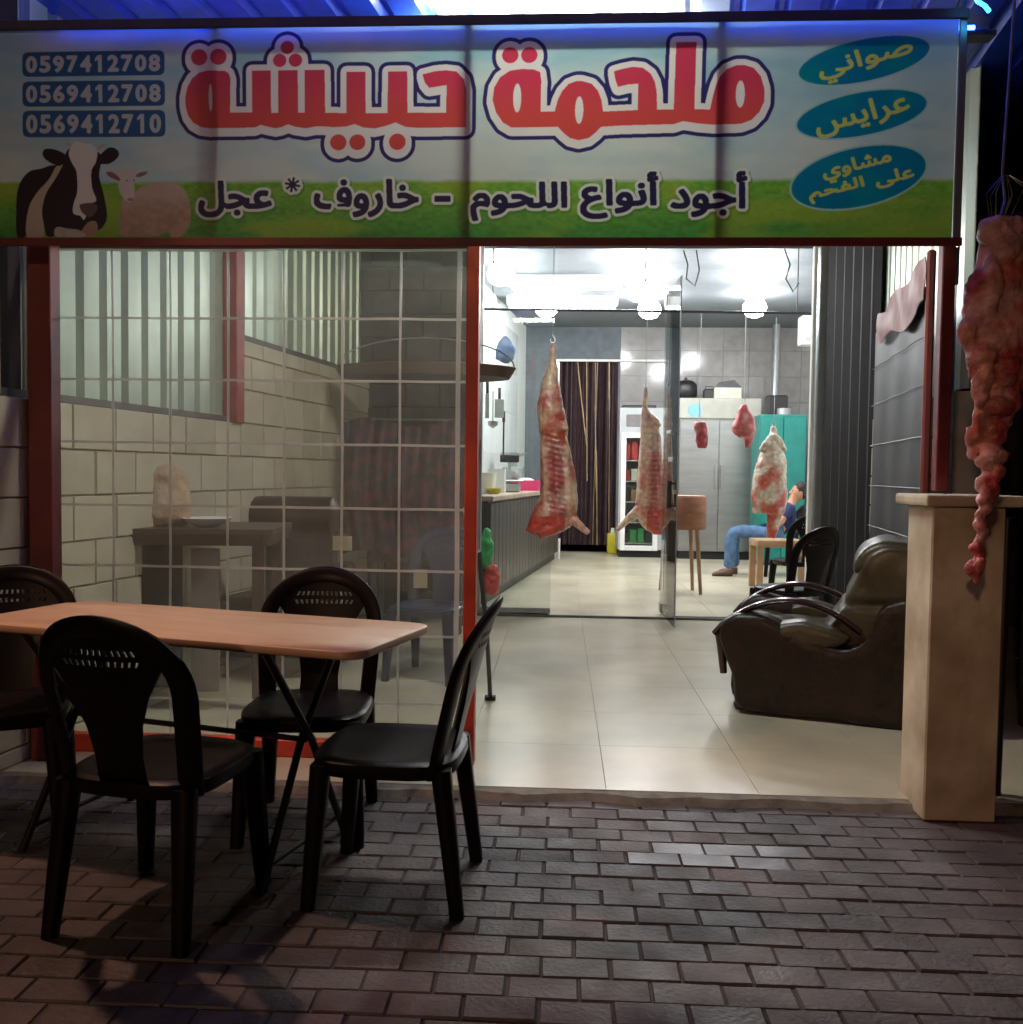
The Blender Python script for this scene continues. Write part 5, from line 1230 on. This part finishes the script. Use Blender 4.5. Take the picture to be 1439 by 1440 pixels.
organic('sack', [MB().loft([[(p.x+r*math.cos(q*math.pi/8)*(1+.05*math.sin(q*3)), p.y+r*.8*math.sin(q*math.pi/8), .946+z) for q in range(16)] for r, z in ((.15, 0), (.175, .05), (.17, .15), (.15, .24), (.16, .27), (.13, .31), (.06, .33))])], .014, None, T, M_sack, lambda co, n_: .02*noise.noise(co*9)+.008*noise.noise(co*25))
p = at(292, 755, 4.9); T = thing('white_dish', 'shallow white dish on the work table beside the sack', 'dish', (p.x, p.y, .946)); obj('dish', MB().lathe([(.05, 0), (.1, .02), (.13, .045), (.125, .047), (.04, .012)], 22), M_white, T, True, False)
p = at(395, 745, 6.0); T = thing('rolled_bolster_sofa', 'dark brown sofa with a rolled top standing behind the work table', 'sofa', (p.x, p.y, 0), YAW)
obj('back_roll', MB().tube([(-.4, 0, .95), (-.36, 0, .95), (.34, 0, .95), (.38, 0, .95)], [.07, .13, .13, .08], 16), M_leather, T, True, False)
obj('backrest', MB().cbox((-.36, -.06, .25), (.36, .1, .95), .05, None, 2), M_leather, T, True, False)
obj('seat', MB().cbox((-.38, -.55, .12), (.38, -.04, .48), .06, None, 2), M_leather, T, True, False)
for sx in (-1, 1): obj('arm', MB().cbox((sx*.42-.06, -.55, .05), (sx*.42+.06, .1, .66), .05, None, 2), M_leather, T, True, False)
# grill station with hood
p = at(600, 700, 7.3)
hx0, hx1 = at(470, 520, 6.9), at(727, 520, 6.9)
zc1, zc2 = at(600, 532, 6.9).z, at(600, 517, 6.9).z
cxh = (hx0+hx1)/2
T = thing('grill_hood', 'wide round brown hood with a curved wire frame, jutting right past the red post', 'hood', (cxh.x, cxh.y, zc1))
hw = (hx1-hx0).length/2
def er(s_, z, n=36): return [(s_*hw*math.cos(2*math.pi*k/n), s_*.36*math.sin(2*math.pi*k/n), z) for k in range(n)]
obj('rim', MB().loft([er(.86, 0), er(.93, 0), er(1.0, zc2-zc1), er(.9, zc2-zc1+.01), er(.5, zc2-zc1+.03)]), mat('hood_brown', (.075, .042, .03), .5, bump=.2), T, True, False)
for s_ in (0,):
    obj('wire_rib', MB().tube([(hw*.98*math.cos(a)*(1 if abs(s_) < .1 else .9), s_*.3, zc2-zc1+.22*math.sin(a)) for a in [math.pi*i/16 for i in range(17)]], .006, 5), M_alu, T, True, False)
T = thing('charcoal_grill', 'dark cluttered charcoal grill station behind the clear film, right of the stone wall', 'grill', (p.x, p.y, 0), YAW)
obj('body', MB().cbox((-.42, -.25, .55), (.32, .25, .95), .02), mat('soot_steel', (.03, .02, .022), .55, var=.4, scale=12, bump=.4), T, False, False)
for sx in (-.38, .28):
    for sy in (-.2, .2): obj('leg', MB().box((sx-.02, sy-.02, 0), (sx+.02, sy+.02, .55)), M_frame, T, False, False)
for k in range(12): obj('grate_bar', MB().tube([(-.4+k*.063, -.24, .965), (-.4+k*.063, .24, .965)], .006, 5), M_frame, T, False, False)
cl_ = thing('patterned_cloth', 'dark maroon patterned cloth hanging behind the clear film between stone wall and red post', 'cloth', T.matrix_basis.translation, YAW)
cl_.location = (p.x, p.y, 0)
cl_.rotation_euler = (0, 0, YAW)
obj('cloth', sheetgrid(lambda u, v: (-.6+.9*u, -.3+.03*math.sin(u*31+2*math.sin(v*3))+.02*noise.noise(Vector((u*9, v*4, 0))), .62+v*1.0+.03*math.sin(u*8)), 60, 16), mat('maroon_pattern', (.075, .014, .024), .6, scale=11, col2=(.012, .009, .016), var=.3, thr=(.42, .56), detail=3), cl_, True, False, False)
obj('rod', MB().tube([(-.62, -.27, 1.64), (.32, -.27, 1.64)], .012, 8), M_frame, cl_, True, False)
# stand by the doorway
a = gz(690, 985); T = thing('leaning_stand', 'thin black stand leaning beside the red post at the doorway', 'stand', a)
b = at(674, 775, 4.35)
obj('rod', MB().tube([a+Vector((0, 0, .02)), a.lerp(b, .5)+Vector((.01, 0, 0)), b], .012, 8), M_blackp, T, True); obj('foot', MB().tube([a+Vector((-.03, 0, .015)), a+Vector((.03, 0, .015))], .016, 8), M_blackp, T, True)
def bag(label, px, py, d, w_, h_, m):
    p = at(px, py, d); T = thing('plastic_bag', label, 'bag', p)
    organic('bag', [MB().loft([[(p.x+w_*r*math.cos(q*math.pi/6), p.y+w_*.6*r*math.sin(q*math.pi/6), p.z+z*h_) for q in range(12)] for r, z in ((.3, .5), (.8, .35), (1, 0), (.9, -.35), (.4, -.5))])], .013, None, T, m, lambda co, n_: .035*noise.noise(co*13)+.01*noise.noise(co*40))
bag('green plastic bag hanging from the counter beside the red post', 685, 772, 8.4, .06, .38, M_green)
bag('red plastic bag hanging below the green one by the counter', 693, 815, 8.4, .075, .32, M_redp)
